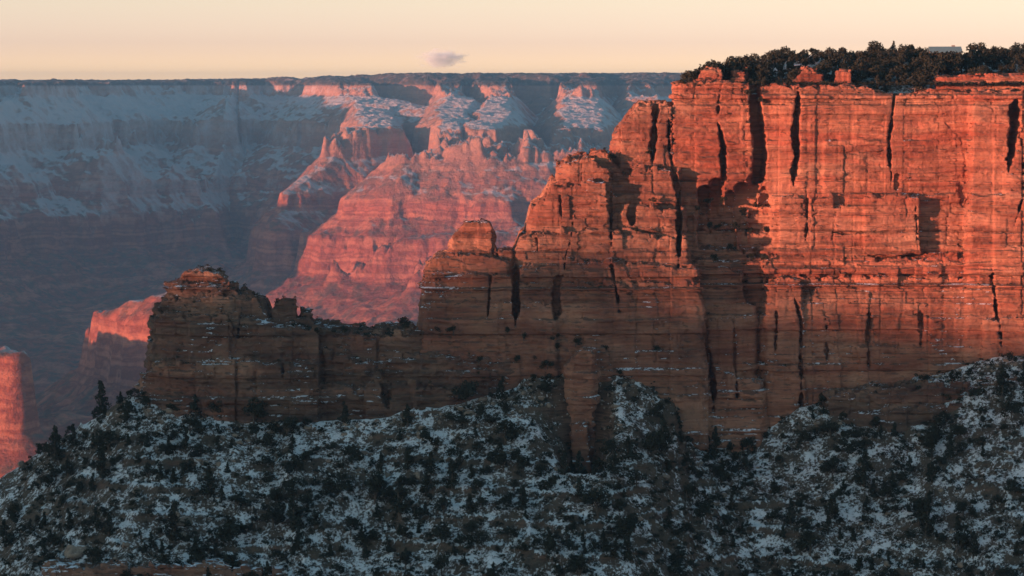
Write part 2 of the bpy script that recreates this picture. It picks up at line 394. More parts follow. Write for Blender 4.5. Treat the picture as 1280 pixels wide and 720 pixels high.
def rock(name, box, bodies, cuts=(), h=0.37, seed=1, mat=None, flare=None, rough=1.0, step=1.0, post=()):
    (x0, x1), (y0, y1), (z0, z1) = box
    xs = np.arange(x0, x1, h, dtype=np.float32); ys = np.arange(y0, y1, h, dtype=np.float32); zs = np.arange(z0, z1, h, dtype=np.float32)
    X, Y = np.meshgrid(xs, ys, indexing='ij')
    # beds dip and wander a little
    XW = X + 1.2 * fbm2(X / 9, Y / 9, 3, seed); YW = Y + 1.2 * fbm2(X / 9, Y / 9, 3, seed + 1)
    J = np.zeros((len(xs), len(ys), len(zs)), np.float32)
    zb = zs
    gi = np.searchsorted(-np.array(GROUPS[:-1], np.float32), -zb) 
    big, bj = cells(XW, YW, (11, 9), seed + 3)
    for g in range(len(GROUPS) + 1):
        k = np.nonzero(gi == g)[0]
        if not len(k): continue
        c1, j1 = cells(XW, YW, (8.5, 6), seed + 50 + g * 7)
        c2, j2 = cells(XW, YW, (3.2, 2.6), seed + 80 + g * 7)
        j = 1.3 * (big - 0.5) + 1.0 * (c1 - 0.5) + 0.2 * (c2 - 0.5)
        j -= 0.12 * np.clip(1 - j1 / 0.45, 0, 1) + 0.3 * np.clip(1 - bj / 0.6, 0, 1)
        J[:, :, k] = (j * rough)[:, :, None]
    # per-bed offsets, each bed again broken along its length
    bi = np.clip(np.searchsorted(_bz, zb), 0, len(_bo) - 1)
    for b in np.unique(bi):
        k = np.nonzero(bi == b)[0]
        n = vn2(X / 7.0, Y / 7.0, int(b) * 3 + 1)
        n2 = vn2(X / 1.9, Y / 1.9, int(b) * 5 + 2)
        off = float(_bo[b]) * (1.25 + 0.6 * n) + 0.32 * n * rough + 0.16 * n2
        J[:, :, k] += off[:, :, None]
        kb = k[np.abs(zb[k] - (_bz[b])) < 0.35]       # open seam along the top of the bed
        if len(kb): J[:, :, kb] -= (0.55 * np.clip(0.4 + 1.2 * n2 + n, 0, 1))[:, :, None]
    wz = (1.6 * fbm2(X / 7, Y / 7, 3, seed + 33))[:, :, None] + zs      # steps come at uneven heights along the face
    for zz, a in _STEP.items():
        if step: J += step * a * np.clip((zz - wz) / 0.9, 0, 1)
    if flare: J += flare[1] * np.clip((flare[0] - wz) / flare[2], 0, 1) ** 1.5
    F = np.full(J.shape, -9.0, np.float32)
    def add(bodies):
        for bd in bodies:
            pl = [P(px, bd.get('ref', 300), y)[:2] for px, y in bd['p']]
            sd = poly_sd(X, Y, pl)
            ym = sum(y for _, y in bd['p']) / len(bd['p']); yf = min(y for _, y in bd['p'])
            tp = bd['top']
            if not isinstance(tp, list): tp = [(0, tp), (2000, tp)]
            tx = [P(px, 300, yf + 4)[0] for px, _ in tp]; tz = [P(px, py, yf + 4)[2] for px, py in tp]
            zt = np.interp(X, tx, tz).astype(np.float32)
            hv, hj = cells(XW, YW, (3.4, 3.0), seed + 9)
            hv2, _ = cells(XW, YW, (1.5, 1.3), seed + 19)
            zt = zt + bd.get('jag', 1.0) * (2.2 * (hv - 0.75) + 0.9 * (hv2 - 0.5)) - np.clip(1 - hj / 0.5, 0, 1) * 0.8 * bd.get('jag', 1.0)
            m = sd > -9
            i0, i1 = np.nonzero(m.any(1))[0][[0, -1]]; j0, j1_ = np.nonzero(m.any(0))[0][[0, -1]]
            sl = (slice(i0, i1 + 1), slice(j0, j1_ + 1), slice(None))
            f = sd[sl[0], sl[1], None] + J[sl] * bd.get('r', 1.0) + bd.get('bat', 0.03) * np.maximum(zt[sl[0], sl[1], None] - zs, 0)
            f = np.minimum(f, (zt[sl[0], sl[1], None] - zs) * 0.9)
            if 'bot' in bd:
                zbm = P(640, bd['bot'], yf)[2]
                f = np.minimum(f, zs - zbm + 0.6 * (hv[sl[0], sl[1], None] - 0.5))
            F[sl] = np.maximum(F[sl], f)
    add(bodies)
    XZx, XZz = np.meshgrid(xs, zs, indexing='ij')
    wob = 0.5 * fbm2(XZx / 3, XZz / 5, 3, seed + 5) + 0.25 * fbm2(XZx / 0.9, XZz / 1.2, 2, seed + 6)
    for pts, hw, depth, yf in cuts:
        q0 = [P(px, py, yf) for px, py in pts]; q = []
        for a, b in zip(q0[:-1], q0[1:]):          # the joint wanders and pinches along its length
            k_ = max(1, int(math.hypot(a[0] - b[0], a[2] - b[2]) / 2.2))
            q += [tuple(a[i] + (b[i] - a[i]) * t / k_ for i in range(3)) for t in range(k_)]
        q.append(q0[-1])
        q = [(x_ + 0.3 * float(vn2(np.float32(z_ / 4.0), np.float32(pts[0][0]), 3)) * min(1.4, 0.5 + hw / 6), y_, z_) for x_, y_, z_ in q]
        hwz = hw / 4.4 * (0.92 + 0.22 * vn2(XZz / 5.0, np.full_like(XZz, pts[0][0] * 0.7), 4))
        d = np.full(XZx.shape, 1e9, np.float32); al = np.zeros_like(d)
        for si, (a, b) in enumerate(zip(q[:-1], q[1:])):
            dx, dz = b[0] - a[0], b[2] - a[2]
            t = np.clip(((XZx - a[0]) * dx + (XZz - a[2]) * dz) / (dx * dx + dz * dz), 0, 1)
            dd = np.hypot(XZx - a[0] - t * dx, XZz - a[2] - t * dz)
            al = np.where(dd < d, (si + t) / (len(q) - 1), al); d = np.minimum(d, dd)
        if hw < 9: hwz = hwz * np.clip(np.minimum(al, 1 - al) / 0.16, 0.12, 1)
        g = d - hwz + 0.8 * wob * min(1.0, hw / 4.0)      # half width is given in photo pixels, four to the metre
        dep = ys[None, :, None] - (yf + depth)
        i = np.nonzero((g < 3).any(1))[0]
        if not len(i): continue
        sl = slice(i[0], i[-1] + 1)
        # recess narrows with depth
        gg = g[sl][:, None, :] + 0.12 * np.maximum(dep + depth, 0) * (hw > 2)
        F[sl] = np.minimum(F[sl], np.maximum(gg, dep))
    add(post)
    near = np.abs(F) < 2.2
    I, JJ, K = np.nonzero(near)
    x, y, z = xs[I], ys[JJ], zs[K]
    n = 0.30 * vn3(x / 6.0, y / 6.0, z / 4.5, seed) + 0.42 * vn3(x / 2.6, y / 2.6, z / 0.75, seed + 1) + 0.16 * vn3(x / 0.8, y / 0.8, z / 0.45, seed + 2)
    F[I, JJ, K] += n * rough
    F[0], F[-1] = -1, -1; F[:, 0], F[:, -1] = -1, -1; F[:, :, 0], F[:, :, -1] = -1, -1
    V, Q = surface_net(F, (x0, y0, z0), h)
    print(name, len(V), 'verts', round(time.time() - T0, 1))
    return mesh_np(name, V, Q, mat, False)

def mat_rock(name='red_sandstone', dark=0.0):
    s = NT(name).geo()
    wz = s.math('ADD', s.z, s.math('MULTIPLY', s.noise(0.03, 3), 5.0))
    cv = s.n('ShaderNodeCombineXYZ', i={0: s.math('MULTIPLY', s.x, 0.02), 1: s.math('MULTIPLY', s.y, 0.02), 2: wz}).outputs[0]
    beds = s.noise((1, 1, 0.22), 3, 0.5, vec=cv)
    fine = s.noise((1.5, 1.5, 1.1), 5, 0.65, vec=cv)
    col = s.ramp(beds, [(0.25, (0.24, 0.070, 0.042)), (0.42, (0.38, 0.125, 0.075)), (0.52, (0.46, 0.18, 0.105)), (0.62, (0.40, 0.12, 0.070)), (0.78, (0.30, 0.085, 0.050))])
    col = s.mix(0.75, col, s.ramp(fine, [(0.32, 0.30), (0.44, 0.8), (0.55, 1.0), (0.75, 1.3)]), 'MULTIPLY')  # includes dark lines painted in for the shadow under each bed
    # paler, browner rock in the lowest ledges
    low = s.ramp(s.math('MULTIPLY', s.math('ADD', s.z, 105.0), 1 / 45.0), [(0.0, 1.0), (1.0, 0.0)])
    col = s.mix(s.math('MULTIPLY', low, 0.35), col, (0.30, 0.20, 0.13))
    if dark:          # duller brown beds grown over with lichen and scrub; on the buttress, painted shade
        db = s.noise((0.25, 0.25, 0.5), 5, 0.65, vec=cv, ramp=[(0.35, (0.21, 0.12, 0.082)), (0.5, (0.12, 0.088, 0.066)), (0.62, (0.055, 0.050, 0.042))])
        col = s.mix(dark, col, db)
    wide = s.noise((1, 1, 0.075), 3, 0.6, vec=cv, ramp=[(0.50, 0.0), (0.60, 1.0)])
    col = s.mix(s.math('MULTIPLY', wide, 0.4), col, (0.52, 0.27, 0.17))
    wide2 = s.noise((1.3, 1.3, 0.12), 3, 0.6, vec=cv, ramp=[(0.36, 1.0), (0.46, 0.0)])
    col = s.mix(s.math('MULTIPLY', wide2, 0.4), col, (0.22, 0.075, 0.05))
    zone = s.ramp(s.math('MULTIPLY', s.math('ADD', s.z, 70.0), 1 / 40.0), [(0.0, 0.35), (0.2, 1.0), (0.6, 0.85), (0.8, 0.5)])
    bed_shade = s.noise((0.35, 0.35, 0.75), 4, 0.6, vec=cv, ramp=[(0.50, 0.0), (0.60, 1.0)])
    col = s.mix(s.math('MULTIPLY', s.math('MULTIPLY', zone, bed_shade), 0.75), col, (0.13, 0.055, 0.035))  # undercut shade of the ledges painted into the rock colour
    # broad patches, desert varnish and seepage streaks
    patch = s.noise(0.09, 5, 0.6, ramp=[(0.35, (0.72, 0.66, 0.66)), (0.5, (1, 1, 1)), (0.68, (1.15, 1.25, 1.2))])
    col = s.mix(0.8, col, patch, 'MULTIPLY')
    streak = s.noise((0.45, 0.45, 0.035), 5, 0.6, ramp=[(0.55, 0.0), (0.70, 1.0)])
    streak = s.math('MULTIPLY', streak, s.noise(0.05, 3, 0.5, ramp=[(0.48, 0.0), (0.62, 1.0)]))
    col = s.mix(s.math('MULTIPLY', streak, 0.4), col, (0.10, 0.055, 0.045))
    stain = s.noise((0.3, 0.3, 0.9), 6, 0.7, ramp=[(0.55, 0.0), (0.68, 1.0)])
    col = s.mix(s.math('MULTIPLY', stain, 0.6), col, (0.12, 0.075, 0.06))
    snow_n = s.noise(0.9, 5, 0.8)
    snow_r = s.math('SUBTRACT', s.noise(0.07, 3, 0.6), s.math('MULTIPLY', s.math('ADD', s.z, 60.0), 0.0016))
    snow_a = s.math('ADD', s.math('MULTIPLY', s.nz, 0.7), s.math('ADD', s.math('MULTIPLY', snow_n, 1.3), s.math('MULTIPLY', snow_r, 1.1)))
    snow = s.n('ShaderNodeMapRange', interpolation_type='SMOOTHSTEP', i={0: snow_a, 1: 1.93, 2: 2.02, 3: 0.0, 4: 1.0}).outputs[0]
    scrub = s.math('MULTIPLY', s.ramp(s.nz, [(0.45, 0.0), (0.7, 1.0)]), 0.75)
    col = s.mix(scrub, col, (0.09, 0.06, 0.045))
    col = s.mix(snow, col, (0.76, 0.78, 0.82))
    h = s.math('ADD', s.math('MULTIPLY', fine, 0.9), s.math('MULTIPLY', s.noise(0.9, 8, 0.7), 0.9))
    return s.out(col, 0.92, s.bump(h, 1.0, 0.8), 0.15)
MR = mat_rock(); MD = mat_rock('brown_ledge_rock', 0.85); MB2 = mat_rock('half_shaded_sandstone', 0.4); MPI = mat_rock('tan_sandstone', 0.35)  # buttress copy browned, its partial shade put into the colour

Z_ = dict
CY = 820
cliff = rock('cliff', ((46, 222), (796, 862), (-128, 6)), [
  Z_(p=[(838,824),(842,817),(905,818),(960,819),(1000,817),(1110,818),(1208,819),(1216,811),(1262,810),(1460,806),(1530,806),(1530,858),(838,858)], top=[(838,104),(880,100),(960,106),(1060,104),(1100,112),(1130,118),(1170,112),(1280,112),(1500,110)], bat=0.02, jag=0.6, r=0.75),
  # broken rim ledges set back from the edge
  Z_(p=[(872,825),(905,825),(905,840),(872,840)], top=[(872,94),(880,84),(900,86),(905,95)], ref=90),
  Z_(p=[(912,828),(935,828),(935,845),(912,845)], top=86, ref=90),
  Z_(p=[(990,828),(1030,828),(1030,845),(990,845)], top=[(990,100),(1005,84),(1030,90)], ref=90),
  Z_(p=[(1044,823),(1064,823),(1064,835),(1044,835)], top=87, ref=90, jag=0.4),
  Z_(p=[(1168,825),(1530,822),(1530,850),(1168,850)], top=[(1168,96),(1200,93),(1280,92),(1530,92)], ref=90, jag=0.35, r=0.6),
  # middle blocks
  Z_(p=[(975,815),(1040,815),(1040,840),(975,840)], top=[(975,248),(1040,240)], r=0.7),
  Z_(p=[(1082,813.5),(1146,813.5),(1146,840),(1082,840)], top=242, bot=318, r=0.6),
  Z_(p=[(1040,815),(1082,815),(1082,840),(1040,840)], top=258, r=0.8),
  # thin-bedded ledges that step out
  Z_(p=[(960,814.5),(1236,814),(1236,840),(960,840)], top=[(960,318),(1100,322),(1236,312)]),
  Z_(p=[(962,812.5),(1240,812),(1240,840),(962,840)], top=[(962,345),(1240,340)]),
  Z_(p=[(960,811.5),(1246,811),(1246,840),(960,840)], top=[(960,430),(1246,425)]),
  # buttress feet
  Z_(p=[(964,809.5),(999,809.5),(999,835),(964,835)], top=[(964,352),(975,345),(999,350)], jag=0.7, r=0.6),
  Z_(p=[(966,807.5),(1000,807.5),(1000,835),(966,835)], top=450, r=0.6),
  Z_(p=[(850,812),(938,812),(938,835),(850,835)], top=[(850,330),(880,320),(938,345)], r=0.8),
  Z_(p=[(890,809),(916,809),(916,835),(890,835)], top=395, r=0.5),
  Z_(p=[(846,807),(940,806.5),(952,812),(952,835),(846,835)], top=[(846,470),(870,450),(940,470)], bat=0.08),
  Z_(p=[(1236,806),(1300,803),(1530,800),(1530,835),(1236,835)], top=[(1236,400),(1300,395),(1530,390)], r=0.6),
], cuts=[
  ([(903,98),(896,150)], 1.2, 3, 817), ([(896,150),(905,182),(904,238)], 6.5, 7, 817),
  ([(942,92),(950,170),(950,222)], 13, 11, 817), ([(946,225),(940,300),(941,372)], 14, 10, 811),
  ([(998,110),(996,180),(993,232)], 6.5, 8, 816),
  ([(1120,110),(1113,175),(1115,240)], 3.4, 6, 816), ([(1122,215),(1122,240)], 6, 3, 816),
  ([(1176,125),(1187,155),(1203,172),(1208,200),(1208,262)], 2.0, 3, 816), ([(1203,215),(1206,262)], 5, 4, 815),
  ([(1271,118),(1268,170),(1259,215)], 8.5, 8, 810), ([(1276,150),(1280,240),(1262,300)], 1.8, 3, 809),
  ([(882,242),(883,300)], 13, 10, 814), ([(897,232),(898,306)], 13, 10, 814), ([(913,246),(914,306)], 13, 10, 814), ([(929,236),(930,306)], 13, 10, 814), ([(944,229),(945,306)], 13, 10, 814), ([(957,241),(958,300)], 13, 10, 814), ([(942,300),(941,372)], 14, 10, 811),
  ([(1146,245),(1147,308)], 1.4, 3, 812), ([(1240,330),(1244,380),(1250,436)], 2.6, 5, 808),
  ([(988,350),(1001,400),(1002,535)], 3.0, 7, 807), ([(971,382),(970,442)], 1.8, 3, 808),
  ([(872,350),(880,420),(888,445),(892,520)], 4.2, 6, 806), ([(917,400),(920,500)], 2.0, 3, 807),
  ([(1040,290),(1060,292),(1088,290)], 2.0, 3, 813), ([(1032,390),(1034,450)], 2.0, 3, 810), ([(1085,385),(1085,460)], 3.0, 2.5, 810), ([(1150,385),(1152,440)], 4.0, 2, 810),
  ([(1010,240),(1008,300)], 1.2, 3, 814), ([(960,330),(972,300),(975,250)], 2.0, 4, 813),
], post=[
  Z_(p=[(868,824),(966,824),(966,845),(868,845)], top=[(868,258),(900,250),(940,262),(966,250)], jag=1.6, r=1.4),
  Z_(p=[(864,821),(966,821),(966,845),(864,845)], top=[(868,286),(905,278),(966,290)], jag=1.6, r=1.4),
  Z_(p=[(880,817.5),(962,818),(966,845),(864,845)], top=[(868,316),(905,312),(966,318)], jag=1.6, r=1.3),
], seed=3, mat=MR, flare=(-84, 5.0, 30))
tag(cliff, 'red sandstone cliff in the last sun with dark vertical fissures', kind='structure')

butt = rock('rock_buttress', ((-34, 60), (790, 850), (-118, -2)), [
  Z_(p=[(766,822),(778,817),(836,817),(852,826),(852,846),(766,846)], top=[(766,168),(776,158),(790,140),(797,129),(836,127),(852,130)], jag=0.6, bat=0.06),
  Z_(p=[(736,815),(768,812),(846,812),(856,820),(856,846),(736,846)], top=[(736,193),(758,190),(770,208),(785,215),(800,205),(846,212)]),
  Z_(p=[(697,814),(712,809),(764,808),(764,840),(697,840)], top=[(697,206),(712,197),(735,195),(766,210)], r=0.8),
  Z_(p=[(658,812),(672,806),(757,805),(757,838),(658,838)], top=[(655,290),(664,255),(680,245),(690,226),(757,222)], r=0.6, bat=0.10),
  Z_(p=[(765,807),(846,808),(856,815),(856,838),(765,838)], top=[(765,262),(800,250),(846,262)], r=0.9),
  Z_(p=[(642,806),(660,802),(856,803),(856,838),(642,838)], top=[(640,318),(650,296),(665,287),(740,284),(856,296)], r=0.8),
  Z_(p=[(640,800),(862,801),(862,838),(640,838)], top=[(640,335),(700,322),(780,326),(862,330)]),
  Z_(p=[(636,798),(868,799),(868,838),(636,838)], top=[(636,352),(868,350)]),
  # the block with the square knob
  Z_(p=[(566,806),(616,806),(618,816),(564,816)], top=[(562,300),(570,288),(582,278),(612,277),(618,290)], jag=0.35, r=0.5, bat=0.05),
  Z_(p=[(538,800),(632,799),(640,806),(640,824),(538,824)], top=[(536,330),(545,320),(562,316),(618,318),(640,326)], jag=0.5, r=0.5),
  Z_(p=[(626,803),(638,803),(638,815),(626,815)], top=311, jag=0.3, r=0.4),
  Z_(p=[(532,798),(645,797),(645,826),(532,826)], top=[(530,350),(540,340),(645,340)], jag=0.5, r=0.7),
  Z_(p=[(534,797),(690,796),(690,826),(534,826)], top=[(534,372),(690,372)], r=0.7),
  Z_(p=[(540,801),(870,800),(870,826),(540,826)], top=[(540,395),(870,380)], r=0.7),
], cuts=[
  ([(822,120),(818,165),(816,205)], 7, 6, 815), ([(834,122),(839,190),(847,240),(846,335)], 5, 9, 812),
  ([(763,222),(764,310)], 1.8, 5, 805), ([(792,214),(790,285)], 7, 3.5, 808), ([(719,278),(708,320),(702,345)], 3, 5, 801),
  ([(644,325),(646,405)], 5.5, 7, 798), ([(618,280),(616,318)], 2, 5, 804), ([(698,340),(694,400)], 6, 5, 797), ([(760,300),(775,400)], 1.6, 3, 799),
  ([(614,340),(610,400)], 1.5, 3, 796), ([(670,290),(672,320)], 1.5, 3, 800), ([(700,240),(702,280)], 1.2, 2, 804),
], seed=11, mat=MB2, flare=(-70, 3.0, 30))
tag(butt, 'stepped red rock buttress with square knob beside the main cliff', kind='structure')

ridge = rock('rock_ridge', ((-72, 66), (776, 832), (-122, -66)), [
  Z_(p=[(372,798),(420,796),(560,796),(700,797),(800,800),(870,806),(870,826),(372,826)], top=[(372,405),(400,412),(440,416),(500,414),(560,412),(640,410),(740,420),(800,432),(870,440)]),
  Z_(p=[(378,793),(500,792),(600,792),(690,795),(690,826),(378,826)], top=[(378,430),(440,446),(520,440),(600,446),(690,452)], jag=1.3),
  Z_(p=[(378,790),(480,789),(560,789),(600,792),(600,826),(378,826)], top=[(378,470),(430,478),(500,470),(560,486),(600,500)], jag=1.2),
  Z_(p=[(560,790),(640,793),(640,826),(560,826)], top=[(560,470),(610,456),(640,470)]),
], cuts=[([(400,430),(404,480)], 5, 4, 791), ([(478,450),(484,510)], 6, 4, 788), ([(545,440),(552,480)], 5, 3, 788), ([(650,430),(655,480)], 6, 5, 792)],
 seed=21, mat=MD, flare=(-95, 2.0, 20), rough=1.8, step=0)
tag(ridge, 'low shadowed rock ridge joining the tower to the cliff', kind='structure')

tower = rock('rock_tower', ((-124, -58), (778, 830), (-124, -50)), [
  Z_(p=[(176,794),(215,789),(300,787),(402,789),(402,822),(176,822)], top=[(176,478),(190,455),(210,448),(402,450)], bat=0.06),
  Z_(p=[(189,796),(225,791),(310,790),(398,792),(398,820),(189,820)], top=[(186,430),(192,396),(230,392),(310,392),(345,404),(398,408)], bat=0.04, jag=0.8),
  Z_(p=[(194,800),(225,794),(300,793),(340,797),(340,818),(194,818)], top=[(192,382),(204,372),(290,366),(325,378),(340,404)], jag=0.8),
  Z_(p=[(202,803),(222,798),(288,797),(297,802),(297,816),(202,816)], top=[(200,372),(214,354),(292,354),(297,366)], jag=0.5, r=0.7),
  Z_(p=[(213,803),(285,802),(285,813),(213,813)], top=[(210,358),(224,350),(234,338),(256,335),(276,340),(290,354)], jag=0.4, r=0.6),
  Z_(p=[(204,803),(232,800),(232,812),(204,812)], top=352, bot=359, jag=0.2, r=0.4),
  Z_(p=[(293,799),(330,799),(336,810),(293,810)], top=[(292,368),(302,361),(314,366),(330,386),(336,400)], jag=0.6, r=0.6),
  Z_(p=[(340,798),(371,798),(371,809),(340,809)], top=[(336,396),(343,378),(352,373),(371,374)], jag=0.4, r=0.5),
  Z_(p=[(374,799),(388,799),(388,809),(374,809)], top=388, jag=0.4, r=0.5),
], cuts=[([(302,365),(298,425)], 2, 4, 792), ([(372,376),(373,408)], 2, 6, 797), ([(350,430),(354,475)], 2.5, 3, 788)],
 seed=31, mat=MD, flare=(-92, 2.5, 18), rough=1.7, step=0)
out1 = rock('rock_outcrop', ((66, 190), (776, 812), (-122, -84)), [
  Z_(p=[(1040,801),(1100,796),(1280,794),(1400,796),(1400,812),(1040,812)], top=[(1040,492),(1100,486),(1180,478),(1280,470),(1400,470)], ref=500),
  Z_(p=[(1060,797),(1110,792),(1260,790),(1400,790),(1400,812),(1060,812)], top=[(1060,516),(1160,505),(1280,500),(1400,505)], ref=500),
  Z_(p=[(1090,803),(1104,803),(1104,812),(1090,812)], top=486, ref=500, jag=0.4, r=0.6),
], h=0.42, seed=51, mat=MD, rough=1.2)
tag(out1, 'bedded brown ledges showing through the snow below the main cliff', kind='structure')
out2 = rock('rock_ledge', ((-135, -58), (716, 750), (-146, -124)), [
  Z_(p=[(60,736),(120,731),(240,729),(345,731),(360,746),(60,746)], top=[(60,712),(120,704),(250,701),(345,708)], ref=700),
], h=0.35, seed=61, mat=MD, rough=1.0)
tag(out2, 'low rusty rock ledge at the bottom of the snowy slope', kind='structure')
tag(tower, 'tall weathered rock tower with a reddish sunlit cap at the end of the ridge', 'rock tower')

pillar = rock('rock_pillar', ((12, 36), (774, 806), (-128, -76)), [
  Z_(p=[(705,790),(716,786),(740,785),(744,790),(744,803),(705,803)], top=[(698,466),(712,450),(728,434),(746,436)], jag=0.5, r=0.6, bat=0.02, ref=500),
  Z_(p=[(742,793),(764,793),(768,803),(742,803)], top=[(742,440),(752,432),(768,446)], jag=0.5, r=0.6, bat=0.02, ref=500),
  Z_(p=[(714,782),(736,781),(740,790),(740,800),(712,800)], top=[(712,530),(742,520)], r=0.5, ref=500),
], cuts=[([(745,440),(744,560)], 3, 5, 783)], h=0.35, seed=41, mat=MPI, rough=1.5, step=0)
tag(pillar, 'lone brown rock pillar standing forward of the cliff on the snowy slope', 'rock pillar')
# ------------------------------------------------------------------ snowy talus slope below the cliffs
FOOT = [(-500,860,800),(-200,712,802),(0,596,804),(60,556,803),(120,520,800),(160,492,797),(190,498,791),(280,522,787),(400,528,787),(480,520,786),(560,505,787),(640,485,790),(690,458,797),(765,448,799),(800,458,800),(842,474,801),(855,526,803),(880,545,803),(940,548,803),(1000,506,804),(1100,490,806),(1180,466,806),(1250,446,803),(1460,430,800),(1800,430,800)]
_fp = np.array([P(a, b, c) for a, b, c in FOOT], np.float32)
_gx = np.arange(-320, 420, 1.0, dtype=np.float32)
_gb = np.interp(_gx, _fp[:, 0], _fp[:, 2] - 0.66 * _fp[:, 1])
_k = np.exp(-(np.arange(-40, 41) / 16.0) ** 2); _k /= _k.sum()
_gs = np.convolve(np.pad(_gb, 40, mode='edge'), _k, mode='valid')
def talus_height(X, Y):
    X = np.asarray(X, np.float32); Y = np.asarray(Y, np.float32)
    zf = np.interp(X, _fp[:, 0], _fp[:, 2]); yf = np.interp(X, _fp[:, 0], _fp[:, 1])
    d = yf - Y
    w = 1 / (1 + np.exp(-d / 2.0))
    nose = np.clip((-108 - X) / 15, 0, 1)
    # uneven at the foot of the walls, evening out into one slope further down
    wf = np.clip(d / 22, 0, 1); wf = wf * wf * (3 - 2 * wf)
    front = 0.66 * d + wf * np.where(X > -100, np.interp(X, _gx, _gb) - np.interp(X, _gx, _gs), 0) * np.clip((X + 100) / 30, 0, 1)
    back = np.maximum(-d, 0) * (0.15 + 0.5 * nose)
    z = zf - np.where(d > 0, front, back)
    z = z + (2.6 * fbm2(X / 24, Y / 30, 4, 61) + 1.6 * fbm2(X / 9, Y / 16, 3, 62, ridged=True)) * np.clip((d + 4) / 12, 0, 1)
    xp = P(733, 500, 785)[0]
    z = z - 20 * np.exp(-((X - xp) / np.where(X < xp, 9.0, 6.0)) ** 2) * np.clip((d - 3) / 12, 0, 1) * np.clip((42 - d) / 20, 0, 1)
    # small rock steps
    zz = z / 6.5 + 0.35 * fbm2(X / 30, Y / 30, 3, 63)
    fr = zz - np.floor(zz)
    z = z + np.where(fr > 0.82, (fr - 0.82) * 9.0, 0) * np.clip(fbm2(X / 18, Y / 18, 3, 64) * 3 + 0.3, 0, 1) - 0.4
    z = z + 0.45 * fbm2(X / 2.2, Y / 2.2, 4, 65, 0.6)
    return z.astype(np.float32)

def mat_talus():
    s = NT('snowy_ground').geo()
    soil = s.noise(0.5, 6, 0.7, ramp=[(0.3, (0.055, 0.045, 0.035)), (0.5, (0.11, 0.085, 0.062)), (0.7, (0.17, 0.11, 0.075))])
    n1 = s.noise((0.20, 0.20, 0.11), 4, 0.6)
    n2 = s.noise((1.1, 1.1, 0.8), 7, 0.8)
    a = s.math('ADD', s.math('MULTIPLY', n1, 0.75), s.math('MULTIPLY', n2, 1.2))
    a = s.math('ADD', a, s.math('MULTIPLY', s.nz, 0.45))
    snow = s.ramp(a, [(0.0, 0.0), (1.0, 0.0)])
    nd = s.n('ShaderNodeMapRange', interpolation_type='SMOOTHSTEP', i={0: a, 1: 1.315, 2: 1.40, 3: 0.0, 4: 1.0})
    rockf = s.ramp(s.nz, [(0.45, 1.0), (0.62, 0.0)])
    col = s.mix(rockf, soil, s.noise((0.2, 0.2, 1.6), 4, ramp=[(0.35, (0.07, 0.045, 0.032)), (0.6, (0.17, 0.10, 0.07))]))
    col = s.mix(nd.outputs[0], col, (0.86, 0.86, 0.86))
    h = s.math('ADD', s.math('MULTIPLY', s.noise(1.2, 8, 0.75), 1.0), s.math('MULTIPLY', nd.outputs[0], 0.15))
    return s.out(col, 0.9, s.bump(h, 1.0, 0.7), 0.1)
MT = mat_talus()
tal = heightfield('talus_slope', np.arange(-240, 330, 0.6), np.concatenate([np.arange(420, 690, 3.0), np.arange(690, 830, 0.6), np.arange(830, 1000, 5.0)]), talus_height, MT)
tag(tal, 'steep talus slope patched with snow below the cliffs', kind='structure')

def plateau_height(X, Y):
    edge = 53.0 + (Y - 822) * 0.13 + 3 * fbm2(X / 15, Y / 15, 3, 71)
    e = X - edge
    z = -1.5 + 12.0 * (1 - np.exp(-np.maximum(Y - 830, 0) / 38.0)) * np.clip((e - 4) / 22, 0.0, 1)
    z = z + 0.8 * fbm2(X / 12, Y / 12, 4, 72)
    z = np.where(e < 0, z + np.maximum(e * 4.0, -130), z)
    z = np.where(Y < 834, z - (834 - Y) * 0.25, z)
    return z.astype(np.float32)
MP = mat_talus()
pla = heightfield('plateau', np.arange(46, 420, 0.8), np.concatenate([np.arange(826, 900, 0.8), np.arange(900, 1500, 8.0)]), plateau_height, MT)
tag(pla, 'wooded plateau top behind the cliff rim', kind='structure')

# ------------------------------------------------------------------ the rim the sun has almost set behind: it shades the lower cliffs
def shade_rim():
    s = np.array([sun_to.x, sun_to.y]); s /= np.linalg.norm(s)
    perp = np.array([-s[1], s[0]])
    c = np.array([0.0, 810.0]) + s * 2200.0
    U = np.arange(-900, 900, 12.0); V = np.concatenate([np.arange(-60, 100, 8.0), np.arange(100, 2200, 60.0)])
    GU, GV = np.meshgrid(U, V)
    X = c[0] + perp[0] * GU + s[0] * GV; Y = c[1] + perp[1] * GU + s[1] * GV
    # GU grows with the shadow's place along the cliff
    tx = math.tan(SUN_EL) * 2200
    zt = np.interp(GU, SHADE_U, [z + tx for z in SHADE_Z])
    Z = zt - np.maximum(-GV, 0) * 9 + 2.5 * fbm2(X / 30, Y / 30, 4, 81) - np.maximum(GV - 30, 0) * 0.03
    return mesh_np('opposite_rim', np.stack([X, Y, Z], -1).reshape(-1, 3), grid_faces(len(U), len(V)), MF)
# place along the cliff measured across the sun's direction, and the height the shadow reaches there
_s2 = np.array([sun_to.x, sun_to.y]); _s2 /= np.linalg.norm(_s2); _pp = np.array([-_s2[1], _s2[0]])
def _u(px, py, y):
    q = P(px, py, y); v = np.array([q[0], q[1] - 810.0])
    return float(v @ _pp), q[2] - math.tan(SUN_EL) * float(v @ _s2) - 1.5
_pairs = sorted([_u(240, 340, 795), _u(560, 326, 798), _u(700, 288, 800), _u(790, 290, 804), _u(890, 350, 812), _u(1000, 368, 815), _u(1250, 410, 808)])
SHADE_U = [a for a, _ in _pairs]; SHADE_Z = [b for _, b in _pairs]
rim = shade_rim()
tag(rim, 'opposite canyon rim behind the viewpoint that shades the lower cliffs', kind='structure')
print('near', time.time() - T0)
